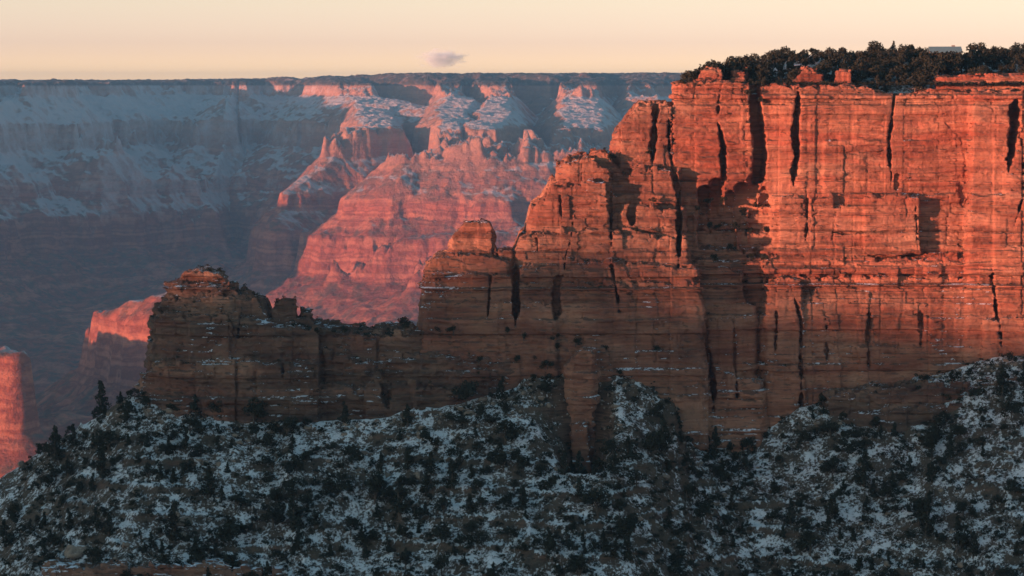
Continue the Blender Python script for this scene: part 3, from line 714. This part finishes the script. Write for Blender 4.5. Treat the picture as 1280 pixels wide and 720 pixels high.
# ------------------------------------------------------------------ trees
def leaf_cloud(rs, cents, n, size, squash=1.0):
    """many small leaf sprays spread through the crown's volume: cents = (x, y, z, rx, rz, weight)"""
    C = np.array(cents, np.float32); w = C[:, 5] / C[:, 5].sum()
    k = rs.choice(len(C), n, p=w)
    d = rs.normal(size=(n, 3)); d /= np.linalg.norm(d, axis=1)[:, None]
    r = rs.uniform(0.25, 1.0, n) ** 0.45
    c = C[k, :3] + d * r[:, None] * np.stack([C[k, 3], C[k, 3], C[k, 4]], -1)
    nrm = d + rs.normal(size=(n, 3)) * 0.7; nrm /= np.linalg.norm(nrm, axis=1)[:, None]
    t = np.cross(nrm, rs.normal(size=(n, 3))); t /= np.linalg.norm(t, axis=1)[:, None]
    b = np.cross(nrm, t)
    sz = size * rs.uniform(0.5, 1.3, (n, 1)); s2 = sz * rs.uniform(0.35, 0.8, (n, 1))
    V = np.stack([c - t * sz, c - b * s2, c + t * sz * rs.uniform(0.5, 1.2, (n, 1)), c + b * s2], 1).reshape(-1, 3)
    return V.astype(np.float32), np.arange(n * 4, dtype=np.int32).reshape(-1, 4)

def tube(V, F, pts, radii, sides=6):
    base = len(V)
    for (p, r) in zip(pts, radii):
        for a in range(sides):
            an = 2 * math.pi * a / sides
            V.append((p[0] + r * math.cos(an), p[1] + r * math.sin(an), p[2]))
    for i in range(len(pts) - 1):
        for a in range(sides):
            F.append((base + i * sides + a, base + i * sides + (a + 1) % sides, base + (i + 1) * sides + (a + 1) % sides, base + (i + 1) * sides + a))

def crown_cents(rs, kind):
    cs = []
    if kind == 'round':       # juniper: several lumps round a short trunk, unit height 1
        for i in range(rs.randint(6, 10)):
            a = rs.uniform(0, 6.28); q = rs.uniform(0.05, 0.36); z = rs.uniform(0.28, 0.78)
            q *= 1.15 - 0.6 * abs(z - 0.45)
            r = rs.uniform(0.15, 0.27)
            cs.append((q * math.cos(a), q * math.sin(a), z, r, r * rs.uniform(0.7, 1.0), r * r))
        cs.append((0, 0, 0.72, 0.2, 0.24, 0.04))
    elif kind == 'broad':
        for i in range(rs.randint(8, 12)):
            a = rs.uniform(0, 6.28); q = rs.uniform(0.1, 0.6); z = rs.uniform(0.3, 0.75) * (1.05 - 0.4 * q)
            r = rs.uniform(0.16, 0.28)
            cs.append((q * math.cos(a), q * math.sin(a), z, r, r * 0.75, r * r))
    else:                     # narrow fir
        for i in range(12):
            z = 0.12 + 0.8 * i / 11; q = 0.20 * (1 - z) + 0.03
            a = rs.uniform(0, 6.28)
            cs.append((q * 0.6 * math.cos(a), q * 0.6 * math.sin(a), z, q + 0.02, 0.08, q + 0.05))
        cs.append((0, 0, 0.95, 0.025, 0.06, 0.02))
    return cs

def trunk_mesh(rs, kind):
    V, F = [], []
    lean = rs.uniform(-0.06, 0.06, 2)
    top = 0.9 if kind == 'narrow' else 0.6
    pts = [(lean[0] * t, lean[1] * t, -0.12 + (top + 0.12) * t) for t in (0, .12, .4, .7, 1)]
    tube(V, F, pts, [0.055, 0.045, 0.034, 0.02, 0.006])
    for i in range(4 if kind != 'narrow' else 2):
        a = rs.uniform(0, 6.28); z0 = rs.uniform(0.12, 0.35); L = rs.uniform(0.2, 0.38)
        tube(V, F, [(0, 0, z0), (math.cos(a) * L * .5, math.sin(a) * L * .5, z0 + 0.12), (math.cos(a) * L, math.sin(a) * L, z0 + 0.3)], [0.024, 0.016, 0.005], 5)
    return V, F

def mat_leaf():
    s = NT('evergreen_foliage').geo()
    oi = s.n('ShaderNodeObjectInfo').outputs['Random']
    n = s.noise(0.8, 3, 0.6)
    c = s.ramp(n, [(0.3, (0.018, 0.022, 0.015)), (0.6, (0.033, 0.037, 0.025)), (0.8, (0.052, 0.05, 0.036))])
    c = s.mix(s.math('MULTIPLY', oi, 0.4), c, (0.040, 0.038, 0.024))
    return s.out(c, 0.9, None, 0.1)
def mat_bark():
    s = NT('bark').geo()
    return s.out(s.noise((6, 6, 1.5), 4, ramp=[(0.3, (0.06, 0.045, 0.035)), (0.7, (0.15, 0.12, 0.095))]), 0.9, None, 0.1)
ML, MB_ = mat_leaf(), mat_bark()
PROTO = {}
for kind, cnt, nl, sz in (('round', 5, 900, 0.052), ('broad', 3, 1000, 0.052), ('narrow', 3, 800, 0.042)):
    for i in range(cnt):
        rs = np.random.RandomState(hash_seed := (100 + i * 7 + len(kind)))
        V, F = leaf_cloud(rs, crown_cents(rs, kind), nl, sz)
        cm = mesh_np('crown', V, F, ML, False, link=False)
        V2, F2 = trunk_mesh(rs, kind)
        tm = mesh_np('trunk', V2, F2, MB_, True, link=False)
        PROTO.setdefault(kind, []).append((cm, tm))
NAMES = {'round': 'juniper_tree', 'broad': 'pinyon_tree', 'narrow': 'fir_tree'}
WORDS = {'round': 'rounded juniper', 'broad': 'broad pinyon pine', 'narrow': 'narrow fir'}
def place_tree(kind, v, loc, h, rz, label, group):
    e = empty(NAMES[kind], loc, rz)
    sx = h * (0.9 + 0.3 * ((v * 37) % 10) / 10)
    tag(e, label, 'tree', group)
    for src, wd in zip(PROTO[kind][v % len(PROTO[kind])], ('crown', 'trunk')):
        c = src.copy(); COL.objects.link(c); c.name = wd; c.parent = e; c.scale = (sx, sx, h)
    return e

def project(p):
    x, y, z = p
    w = y * math.cos(PITCH) - z * math.sin(PITCH); v = y * math.sin(PITCH) + z * math.cos(PITCH)
    return 640 + FPX * x / w, 360 - FPX * v / w

rs = np.random.RandomState(77)
cand = []      # (size in the photo, kind, variant, loc, h, rot, zone)
# -- slope
tries = 0; taken = []
def dens(px, py):
    d = 0.8 + 0.6 * vn2(np.float32(px / 55), np.float32(py / 55), 91)
    return d
def slope_pt(x, y):
    return float(talus_height(np.array([[x]]), np.array([[y]]))[0, 0])
while len(taken) < 820 and tries < 60000:
    tries += 1
    x = rs.uniform(-150, 175); y = rs.uniform(716, 806)
    yf = np.interp(x, _fp[:, 0], _fp[:, 1])
    if y > yf - 1.0 and x > -112: continue
    if y > yf + 3: continue
    z = slope_pt(x, y); px, py = project((x, y, z))
    if not (-60 < px < 1340 and py < 790): continue
    if 690 < px < 760 and py < 585: continue
    if rs.rand() > dens(px, py): continue
    h = float(np.clip(rs.lognormal(1.24, 0.48), 1.2, 8.5))
    if any((x - a) ** 2 + (y - b) ** 2 < (0.36 * (h + c)) ** 2 * 0.6 for a, b, c in taken): continue
    taken.append((x, y, h))
    kind = rs.choice(['round', 'broad', 'narrow'], p=[0.52, 0.28, 0.20])
    if kind == 'narrow': h *= 1.35
    if kind == 'broad': h *= 0.75
    cand.append((h, kind, rs.randint(99), (x, y, z - 0.1), h, rs.uniform(0, 6.28), 'slope', px, py))
# shelves of the rock: a tree on a ledge takes root on the nearest one
_sh = []
for ob in (ridge, tower, butt, cliff, out1):
    me = ob.data; n_ = len(me.polygons)
    nr = np.empty(n_ * 3, np.float32); ce = np.empty(n_ * 3, np.float32)
    me.polygons.foreach_get('normal', nr); me.polygons.foreach_get('center', ce)
    _sh.append(ce.reshape(-1, 3)[nr.reshape(-1, 3)[:, 2] > 0.72])
_sh = np.concatenate(_sh)
_w = _sh[:, 1] * math.cos(PITCH) - _sh[:, 2] * math.sin(PITCH)
_spx = 640 + FPX * _sh[:, 0] / _w; _spy = 360 - FPX * (_sh[:, 1] * math.sin(PITCH) + _sh[:, 2] * math.cos(PITCH)) / _w
def shelf(px, py):
    d = np.hypot(_spx - px, _spy - py)
    k = np.nonzero(d < 7.0)[0]
    if not len(k): return None
    k = k[np.argmin(_sh[k, 1])]          # the outermost shelf there, in plain view
    return tuple(float(c) for c in _sh[k]), float(_spx[k]), float(_spy[k])
# -- ridge and ledge trees: (photo x, photo y of the foot, distance, height)
for px, py, y, h, kind in [(505,412,797,4.2,'round'),(435,412,797,2.4,'round'),(418,412,797,1.6,'broad'),(460,414,797,1.8,'broad'),(486,414,797,2.0,'broad'),(545,414,796,3.4,'round'),(566,412,796,3.2,'broad'),(400,414,797,2.6,'round'),
        (660,425,794,3.0,'round'),(690,432,793,3.4,'broad'),(640,418,795,2.4,'round'),(720,428,796,2.8,'round'),(600,448,790,2.6,'round'),(700,440,793,2.8,'round'),(760,440,796,2.5,'round'),(820,436,800,2.3,'round'),(168,484,795,3.8,'broad'),(178,470,794,2.6,'round'),(152,500,796,3.0,'round'),
        (948,130,824,3.2,'round'),(940,118,824,3.6,'broad'),(952,108,824,4.0,'round'),
        (812,196,819,2.4,'round'),(822,250,809,2.0,'broad'),(770,195,818,1.8,'broad'),(760,198,813,2.2,'round'),(800,290,807,2.2,'round')]:
    v_, r_ = rs.randint(99), rs.uniform(0, 6.28)
    if py < 110 and y > 830: x, yy, z = P(px, py, y); z = float(plateau_height(np.array([[x]], np.float32), np.array([[yy]], np.float32))[0, 0]); h += max(0.0, P(px, py, y)[2] - z)
    elif py >= 470: x, yy, z = P(px, py, y); z = slope_pt(x, yy)
    else:
        sh = shelf(px, py)
        if sh is None: print('no shelf', px, py); continue
        x, yy, z = sh[0]
    cand.append((h * 3, kind, v_, (x, yy, z - 0.2), h, r_, 'ledge', px, py))
for px, py, y, h, kind in [(846,103,826,1.6,'broad'),(856,101,826,2.0,'broad'),(866,99,827,2.2,'round'),(880,88,833,3.0,'broad'),(889,87,834,3.6,'round'),(898,89,834,3.2,'broad'),(905,94,836,5.0,'round'),(914,90,838,6.0,'round'),(922,89,838,5.2,'round'),(931,88,839,5.6,'round'),(938,92,839,4.6,'broad'),(947,92,838,4.8,'round'),(958,92,838,5.4,'round'),(878,262,824.5,2.4,'round'),(892,258,824.5,2.8,'broad'),(910,258,824.5,2.6,'round'),(926,262,824.5,3.0,'round'),(944,264,824.5,2.4,'broad'),(884,290,822,2.6,'round'),(902,284,822,2.2,'broad'),(920,288,822,2.6,'round'),(938,292,822,3.0,'round'),(954,292,822,2.8,'round'),(890,320,818.5,2.4,'round'),(915,318,819,2.6,'broad'),(936,320,819,2.8,'round'),(952,322,819,3.0,'round'),(662,440,792,3.0,'broad'),(675,452,792,3.0,'round'),(690,462,791,3.2,'broad'),(650,452,791,2.8,'round')]:
    v_, r_ = rs.randint(99), rs.uniform(0, 6.28)
    if py < 110 and y > 830: x, yy, z = P(px, py, y); z = float(plateau_height(np.array([[x]], np.float32), np.array([[yy]], np.float32))[0, 0]); h += max(0.0, P(px, py, y)[2] - z)
    elif py >= 470: x, yy, z = P(px, py, y); z = slope_pt(x, yy)
    else:
        sh = shelf(px, py)
        if sh is None: print('no shelf', px, py); continue
        x, yy, z = sh[0]
    cand.append((h * 3, kind, v_, (x, yy, z - 0.2), h, r_, 'ledge', px, py))
# -- clifftop wood: skyline rises to the right
sky_x = [836, 870, 888, 905, 918, 935, 955, 970, 985, 1005, 1030, 1060, 1100, 1130, 1160, 1200, 1215, 1240, 1300]
sky_y = [100, 92, 76, 78, 66, 66, 68, 55, 56, 60, 60, 56, 51, 55, 54, 56, 52, 54, 52]
rt = []
tries = 0
while len(rt) < 300 and tries < 20000:
    tries += 1
    px = rs.uniform(872, 1330); y = 826 + rs.uniform(0, 1) ** 1.3 * 75
    x = P(px, 90, y)[0]
    z = float(plateau_height(np.array([[x]], np.float32), np.array([[y]], np.float32))[0, 0])
    if z < -6: continue
    if 1168 < px and y < 836 and rs.rand() < 0.8: continue
    if px < 1165 and y < 829 and rs.rand() < 0.6: continue
    zs = P(px, float(np.interp(px, sky_x, sky_y)) + rs.uniform(-3, 12), y)[2]
    h = rs.uniform(3.0, 9.0)
    h = min(h, zs - z)
    if 1150 < px < 1210: h = min(h, P(px, rs.uniform(61, 66), y)[2] - z)
    if 1160 < px < 1204 and 852 < y < 872: continue
    if h < 1.3: continue
    if any((x - a) ** 2 + (y - b) ** 2 < (0.40 * (h + c)) ** 2 * 0.6 for a, b, c in rt): continue
    rt.append((x, y, h))
    kind = rs.choice(['round', 'broad', 'narrow'], p=[0.68, 0.24, 0.08])
    ppx, ppy = project((x, y, z))
    cand.append((h * (1.6 if y < 850 else 1.0), kind, rs.randint(99), (x, y, z - 0.1), h, rs.uniform(0, 6.28), 'rim', ppx, ppy))

def where_slope(px, py):
    names = [(0, 120, 'the bare nose of the slope'), (120, 200, 'the outer foot of the rock tower'), (200, 300, 'the rock tower'), (300, 400, 'the small knobs beside the tower'), (400, 470, 'the tower end of the low ridge'), (470, 560, 'the middle of the low ridge'),
             (560, 640, 'the square knob'), (640, 700, 'the gap beside the lone pillar'), (700, 775, 'the lone rock pillar'), (775, 850, 'the stepped buttress'), (850, 945, 'the lowest cliff foot'), (945, 1010, 'the deep cliff fissure'),
             (1010, 1090, 'the smooth cliff wall'), (1090, 1180, 'the bedded brown ledges'), (1180, 1400, 'the highest part of the slope')]
    nm = names[0][2]
    for a, b, n in names:
        if a <= px < b: nm = n
    top = float(np.interp(px, [0, 180, 400, 700, 850, 940, 1000, 1250], [590, 490, 530, 560, 540, 548, 505, 450]))
    t = (py - top) / (720 - top)
    lev = 'close under' if t < 0.2 else 'partway downslope from' if t < 0.45 else 'far downslope from' if t < 0.75 else 'at slope bottom under'
    return lev + ' ' + nm
def where_rim(px, y):
    names = [(0, 900, 'the outer corner'), (900, 960, 'the dark snowy bay'), (960, 1000, 'the deep fissure'), (1000, 1045, 'the rocky knoll'), (1045, 1075, 'the square block'), (1075, 1120, 'the smooth wall'), (1120, 1160, 'the thin crack'),
             (1160, 1205, 'the teal roof'), (1205, 1250, 'the pale rim ledge'), (1250, 1600, 'the cliff chimney')]
    nm = [n for a, b, n in names if a <= px < b][0]
    return ('on the very rim by ' if y < 838 else 'in the clifftop wood behind ') + nm
for px, y in ((1156, 846), (1163, 843), (1170, 847), (1178, 842), (1186, 846), (1194, 843), (1202, 847), (1209, 845)):
    x = P(px, 90, y)[0]; z = float(plateau_height(np.array([[x]], np.float32), np.array([[y]], np.float32))[0, 0])
    h = P(px, 60 + (px * 7) % 4, y)[2] - z
    cand.append((h * 2, 'round', px, (x, y, z - 0.1), h, px * 1.0, 'rim', px, project((x, y, z))[1]))
cand.sort(key=lambda c: -c[0])
def inview(c): return -20 < c[7] < 1300 and c[8] < 745
slope = [c for c in cand if c[6] == 'slope' and inview(c)][:162]
ledge = [c for c in cand if c[6] == 'ledge']
rimt = [c for c in cand if c[6] == 'rim' and inview(c)][:92]
chosen = slope + ledge + rimt
ids = {id(c) for c in chosen}
for c in chosen:
    _, kind, v, loc, h, rz, zone, px, py = c
    size = 'tall' if h > 5.2 else 'small' if h < 3 else 'middling'
    if zone == 'slope': lab = f'{size} dark {WORDS[kind]} {where_slope(px, py)}'; g = 'trees on the snowy slope'
    elif zone == 'ledge':
        if px < 200: w = 'at the outer foot of the rock tower'
        elif px < 480: w = 'on the ridge crest near the tower'
        elif px < 600: w = 'on the ridge crest by the square knob block'
        elif px < 840 and py > 400: w = 'on the broken ridge above the lone pillar'
        elif px < 840: w = 'on a ledge of the stepped buttress'
        elif px < 905 and py < 110: w = 'by the outer corner of the clifftop'
        elif py < 110: w = 'on the skyline above the dark bay'
        elif py < 150: w = 'at the head of the dark bay'
        elif py < 275: w = 'on the snowy ledges inside the dark bay'
        else: w = 'low in the dark bay of the cliff'
        lab = f'{size} dark {WORDS[kind]} {w}'; g = 'trees rooted on rock ledges'
    else: lab = f'{size} dark {WORDS[kind]} {where_rim(px, loc[1])}'; g = 'trees on the clifftop'
    place_tree(kind, v, loc, h, rz, lab, g)
# the rest and the low scrub between them: past counting, one object
Vs, Fs = [], []; off = 0
def add_cloud(loc, h, kind, n, size):
    global off
    r2 = np.random.RandomState(int(abs(loc[0] * 91 + loc[1] * 17)) % 99991)
    V, F = leaf_cloud(r2, crown_cents(r2, kind), n, size)
    V = V * h + np.array(loc, np.float32)
    Vs.append(V); Fs.append(F + off); off += len(V)
for c in cand:
    if id(c) in ids: continue
    add_cloud(c[3], c[4], c[1], 420, 0.075)
for i in range(5400):
    x = rs.uniform(-150, 175); y = rs.uniform(714, 808)
    yf = np.interp(x, _fp[:, 0], _fp[:, 1])
    if y > yf - 0.3 and x > -112: continue
    if y > yf + 4: continue
    z = slope_pt(x, y); px, py = project((x, y, z))
    if not (-80 < px < 1350 and py < 780): continue
    if rs.rand() > dens(px, py) * 1.3: continue
    add_cloud((x, y, z - 0.1), rs.uniform(0.6, 2.3), 'broad', 46, 0.16)
for i in range(1100):
    px = rs.uniform(842, 1330); y = 820 + rs.uniform(0, 1) ** 1.6 * 30
    x = P(px, 95, y)[0]
    z = float(plateau_height(np.array([[x]], np.float32), np.array([[y]], np.float32))[0, 0])
    if z < -8: continue
    z = max(z, -0.4) if y < 834 else z
    add_cloud((x, y, z - 0.1), rs.uniform(0.6, 1.8), 'broad', 46, 0.16)
# tufts rooted on the shelves of the rock
for ob, cnt in ((ridge, 420), (tower, 260), (out1, 160), (butt, 130), (cliff, 420)):
    me = ob.data; n_ = len(me.polygons)
    nr = np.empty(n_ * 3, np.float32); ce = np.empty(n_ * 3, np.float32)
    me.polygons.foreach_get('normal', nr); me.polygons.foreach_get('center', ce)
    nr = nr.reshape(-1, 3); ce = ce.reshape(-1, 3)
    ok = np.nonzero((nr[:, 2] > 0.8) & (ce[:, 1] < (815 if ob in (ridge, tower) else 840)) & (vn2(ce[:, 0] / 6, ce[:, 2] / 6, 77) > -0.1))[0]
    for i in rs.choice(ok, min(cnt, len(ok)), replace=False):
        add_cloud(tuple(ce[i] - [0, 0, 0.15]), rs.uniform(0.5, 1.5) if ob is not cliff else rs.uniform(0.5, 1.2), 'broad', 40, 0.16)
scrub = mesh_np('scrub_vegetation', np.concatenate(Vs), np.concatenate(Fs), ML, False)
tag(scrub, 'low dark scrub and small far evergreens scattered over slope and clifftop', kind='stuff')
print('trees', len(chosen), len(cand), time.time() - T0)

# ------------------------------------------------------------------ boulders
def mat_boulder():
    s = NT('weathered_boulder').geo()
    c = s.noise(0.8, 6, 0.65, ramp=[(0.3, (0.14, 0.10, 0.075)), (0.55, (0.26, 0.20, 0.15)), (0.75, (0.34, 0.27, 0.20))])
    sn = s.n('ShaderNodeMapRange', i={0: s.math('ADD', s.nz, s.noise(1.2, 5, 0.7)), 1: 1.42, 2: 1.5, 3: 0.0, 4: 1.0}).outputs[0]
    return s.out(s.mix(sn, c, (0.76, 0.78, 0.82)), 0.9, s.bump(s.noise(1.5, 6, 0.7), 0.8, 0.3), 0.15)
MBo = mat_boulder()
def boulder_mesh(seed):
    import bmesh
    bm = bmesh.new(); bmesh.ops.create_icosphere(bm, subdivisions=4, radius=1.0)
    r = np.random.RandomState(seed)
    planes = [(Vector(r.normal(size=3)).normalized(), r.uniform(0.45, 0.8)) for _ in range(9)]
    for v in bm.verts:
        p = v.co.copy()
        for nrm, d in planes:
            q = p.dot(nrm)
            if q > d: p -= nrm * (q - d) * 0.92
        v.co = p * (1 + 0.05 * float(vn3(np.float32(p.x * 3 + seed), np.float32(p.y * 3), np.float32(p.z * 3), 5)))
    me = bpy.data.meshes.new('boulder'); bm.to_mesh(me); bm.free(); me.materials.append(MBo)
    for q in me.polygons: q.use_smooth = True
    return me
BM = [boulder_mesh(i) for i in range(5)]
bl = [(95,690,3.6,(1.5,1.1,0.75),'large pale slab-sided boulder near the bottom of the slope above the rusty ledge'),(158,682,2.0,(1.2,1,0.8),'brown boulder next to the large pale one low on the slope'),
      (232,655,2.6,(1.4,1,0.7),'broad dark boulder on the slope below the rock tower'),(60,640,1.6,(1,1,0.8),'small boulder low on the bare nose of the slope')]
for k in range(34):
    px, py = rs.uniform(20, 1260), rs.uniform(560, 712)
    bl.append((px, py, rs.uniform(0.7, 1.7), (rs.uniform(0.9, 1.5), 1, rs.uniform(0.6, 0.9)), 'brown boulder ' + where_slope(px, py)))
for k, (px, py, r, sc, lab) in enumerate(bl):
    y = 806.0        # step towards the viewpoint until the slope is met
    while y > 720:
        x, _, z = P(px, py, y)
        if slope_pt(x, y) > z: 
            y -= 0.5; continue
        break
    # the first crossing from the near side
    y = 712.0
    while y < 812:
        x, _, z = P(px, py, y)
        if slope_pt(x, y) >= z: break
        y += 0.4
    o = bpy.data.objects.new('boulder', BM[k % 5]); COL.objects.link(o)
    o.location = (x, y, z + r * 0.15); o.scale = (r * sc[0], r * sc[1], r * sc[2]); o.rotation_euler = (rs.uniform(-.3, .3), rs.uniform(-.3, .3), rs.uniform(0, 6.28))
    tag(o, lab, 'boulder', 'boulders on the snowy slope')

# fallen rubble at the foot of the walls
import bmesh as _bm
_b = _bm.new(); _bm.ops.create_icosphere(_b, subdivisions=2, radius=1.0)
_v = np.array([v.co[:] for v in _b.verts], np.float32); _f = np.array([[v.index for v in f.verts] for f in _b.faces], np.int32); _b.free()
RV, RF, ro_ = [], [], 0
for i in range(900):
    x = rs.uniform(-125, 175); yf = float(np.interp(x, _fp[:, 0], _fp[:, 1])); y = yf - 0.5 - rs.exponential(7.0)
    z = slope_pt(x, y); r = float(np.clip(rs.lognormal(-0.75, 0.5), 0.25, 1.5))
    w = _v.copy()
    for _ in range(6):
        nn = rs.normal(size=3); nn /= np.linalg.norm(nn); q = w @ nn; w -= np.outer(np.maximum(q - rs.uniform(0.4, 0.8), 0), nn)
    RV.append(w * np.array([r * rs.uniform(.8, 1.5), r, r * rs.uniform(.5, .9)]) + [x, y, z]); RF.append(_f + ro_); ro_ += len(_v)
tag(mesh_np('rubble', np.concatenate(RV), np.concatenate(RF), MBo, False), 'fallen brown blocks strewn below the rock walls', kind='stuff')

# ------------------------------------------------------------------ teal-roofed lodge among the clifftop trees
def simple(name, rgb, rough=0.8):
    s = NT(name).geo()
    return s.out(s.noise(2.0, 4, ramp=[(0.3, tuple(c * 0.85 for c in rgb)), (0.7, rgb)]), rough)
def lodge():
    y = 862.0
    x, _, z = P(1181, 58, y)
    gz = float(plateau_height(np.array([[x]], np.float32), np.array([[y]], np.float32))[0, 0])
    e = empty('lodge', (x, y, gz - 0.3))
    tag(e, 'low timber lodge with a wide pale teal roof half hidden in the clifftop trees', 'building')
    H = z - gz - 1.6
    def bx(V, F, x0, x1, y0, y1, z0, z1):
        b = len(V)
        V += [(a, c, d) for a in (x0, x1) for c in (y0, y1) for d in (z0, z1)]
        F += [tuple(b + i for i in f) for f in [(0,1,3,2),(4,6,7,5),(0,4,5,1),(2,3,7,6),(0,2,6,4),(1,5,7,3)]]
    wood, stone, snow, glass = simple('dark_timber', (0.13, 0.08, 0.05)), simple('chimney_stone', (0.25, 0.22, 0.19)), simple('shaded_roof_metal', (0.15, 0.25, 0.27)), simple('window_glass', (0.05, 0.06, 0.07), 0.15)  # roof tint carries the shade of the trees in its colour
    V, F = [], []; bx(V, F, -4.6, 4.6, -3, 3, 0, H)
    V += [(-4.6, -3, H), (-4.6, 3, H), (-4.6, 0, H + 1.5), (4.6, -3, H), (4.6, 3, H), (4.6, 0, H + 1.5)]
    b = 8; F += [(b, b + 1, b + 2, b + 2), (b + 3, b + 5, b + 4, b + 4)]
    me = bpy.data.meshes.new('wall'); me.from_pydata(V, [], [tuple(dict.fromkeys(f)) for f in F]); me.materials.append(wood)
    o = bpy.data.objects.new('wall', me); COL.objects.link(o); o.parent = e
    V, F = [], []
    for s_ in (-1, 1):
        b = len(V)
        V += [(-5.3, s_ * 3.7, H - 0.3), (5.3, s_ * 3.7, H - 0.3), (5.3, 0, H + 1.56), (-5.3, 0, H + 1.56), (-5.3, s_ * 3.7, H - 0.02), (5.3, s_ * 3.7, H - 0.02), (5.3, 0, H + 1.86), (-5.3, 0, H + 1.86)]
        F += [tuple(b + i for i in f) for f in [(0,1,2,3),(4,5,6,7),(0,1,5,4),(1,2,6,5),(3,0,4,7)]]
    ro = mesh_np('roof', V, F, snow, False, e)
    V, F = [], []; bx(V, F, 2.4, 3.4, 0.4, 1.3, H + 0.6, H + 2.3); mesh_np('chimney', V, F, stone, False, ro)
    for wx in (-3.2, -0.9, 3.2):
        V, F = [], []; bx(V, F, wx - 0.55, wx + 0.55, -3.06, -2.9, 1.1, 2.3); fr = mesh_np('window', V, F, simple('frame_paint', (0.5, 0.47, 0.42)), False, e)
        V, F = [], []; bx(V, F, wx - 0.45, wx + 0.45, -3.09, -2.95, 1.2, 2.2); mesh_np('pane', V, F, glass, False, fr)
    V, F = [], []; bx(V, F, 0.9, 1.9, -3.07, -2.9, 0.3, 2.4); dr = mesh_np('door', V, F, stone, False, e)
    V, F = [], []; bx(V, F, 1.7, 1.76, -3.14, -3.05, 1.3, 1.42); mesh_np('handle', V, F, glass, False, dr)
lodge()

# ------------------------------------------------------------------ one small cloud far beyond the rim
def cloud():
    import bmesh
    bm = bmesh.new(); bmesh.ops.create_icosphere(bm, subdivisions=4, radius=1.0)
    me = bpy.data.meshes.new('cloud'); bm.to_mesh(me); bm.free()
    o = bpy.data.objects.new('cloud', me); COL.objects.link(o)
    y = 32000.0
    o.location = P(553, 73, y); o.scale = (360, 240, 150)
    m = bpy.data.materials.new('cloud_vapour'); m.use_nodes = True; t = m.node_tree; t.nodes.clear()
    tc = t.nodes.new('ShaderNodeTexCoord')
    ln = t.nodes.new('ShaderNodeVectorMath'); ln.operation = 'LENGTH'; t.links.new(tc.outputs['Object'], ln.inputs[0])
    nz = t.nodes.new('ShaderNodeTexNoise'); nz.inputs['Scale'].default_value = 2.6; nz.inputs['Detail'].default_value = 5; nz.inputs['Roughness'].default_value = 0.6
    t.links.new(tc.outputs['Object'], nz.inputs['Vector'])
    a = t.nodes.new('ShaderNodeMath'); a.operation = 'MULTIPLY_ADD'; t.links.new(ln.outputs['Value'], a.inputs[0]); a.inputs[1].default_value = -0.9; m2 = t.nodes.new('ShaderNodeMath'); m2.operation = 'MULTIPLY'; m2.inputs[1].default_value = 1.7; t.links.new(nz.outputs[0], m2.inputs[0]); t.links.new(m2.outputs[0], a.inputs[2])
    mr = t.nodes.new('ShaderNodeMapRange'); t.links.new(a.outputs[0], mr.inputs[0])
    mr.inputs[1].default_value = 0.15; mr.inputs[2].default_value = 0.6; mr.inputs[3].default_value = 0.0; mr.inputs[4].default_value = 0.011
    v = t.nodes.new('ShaderNodeVolumePrincipled'); t.links.new(mr.outputs[0], v.inputs['Density']); v.inputs['Color'].default_value = (0.82, 0.95, 1.0, 1); v.inputs['Anisotropy'].default_value = -0.35
    ou = t.nodes.new('ShaderNodeOutputMaterial'); t.links.new(v.outputs[0], ou.inputs['Volume'])
    me.materials.append(m)
    tag(o, 'small solitary grey cloud floating above the far rim', 'cloud')
cloud()
print('small things', time.time() - T0)
# ------------------------------------------------------------------ air
def box_mesh(name, lo, hi):
    V = [(x, y, z) for x in (lo[0], hi[0]) for y in (lo[1], hi[1]) for z in (lo[2], hi[2])]
    F = [(0,1,3,2),(4,6,7,5),(0,4,5,1),(2,3,7,6),(0,2,6,4),(1,5,7,3)]
    return V, F
V, F = box_mesh('haze', (-30100, -20100, -1080), (30100, 19200, 80))
hz = mesh_np('haze', V, F, None, False)
hm = bpy.data.materials.new('haze_air'); hm.use_nodes = True
t = hm.node_tree; t.nodes.clear()
pv = t.nodes.new('ShaderNodeVolumePrincipled')
pv.inputs['Color'].default_value = (0.33, 0.62, 0.86, 1); pv.inputs['Density'].default_value = 4.1e-5; pv.inputs['Anisotropy'].default_value = 0.55
mo = t.nodes.new('ShaderNodeOutputMaterial'); t.links.new(pv.outputs[0], mo.inputs['Volume'])
hm.cycles.homogeneous_volume = True
hz.data.materials.append(hm)
tag(hz, 'blue evening haze filling the canyon', kind='stuff')
print('done', time.time() - T0)
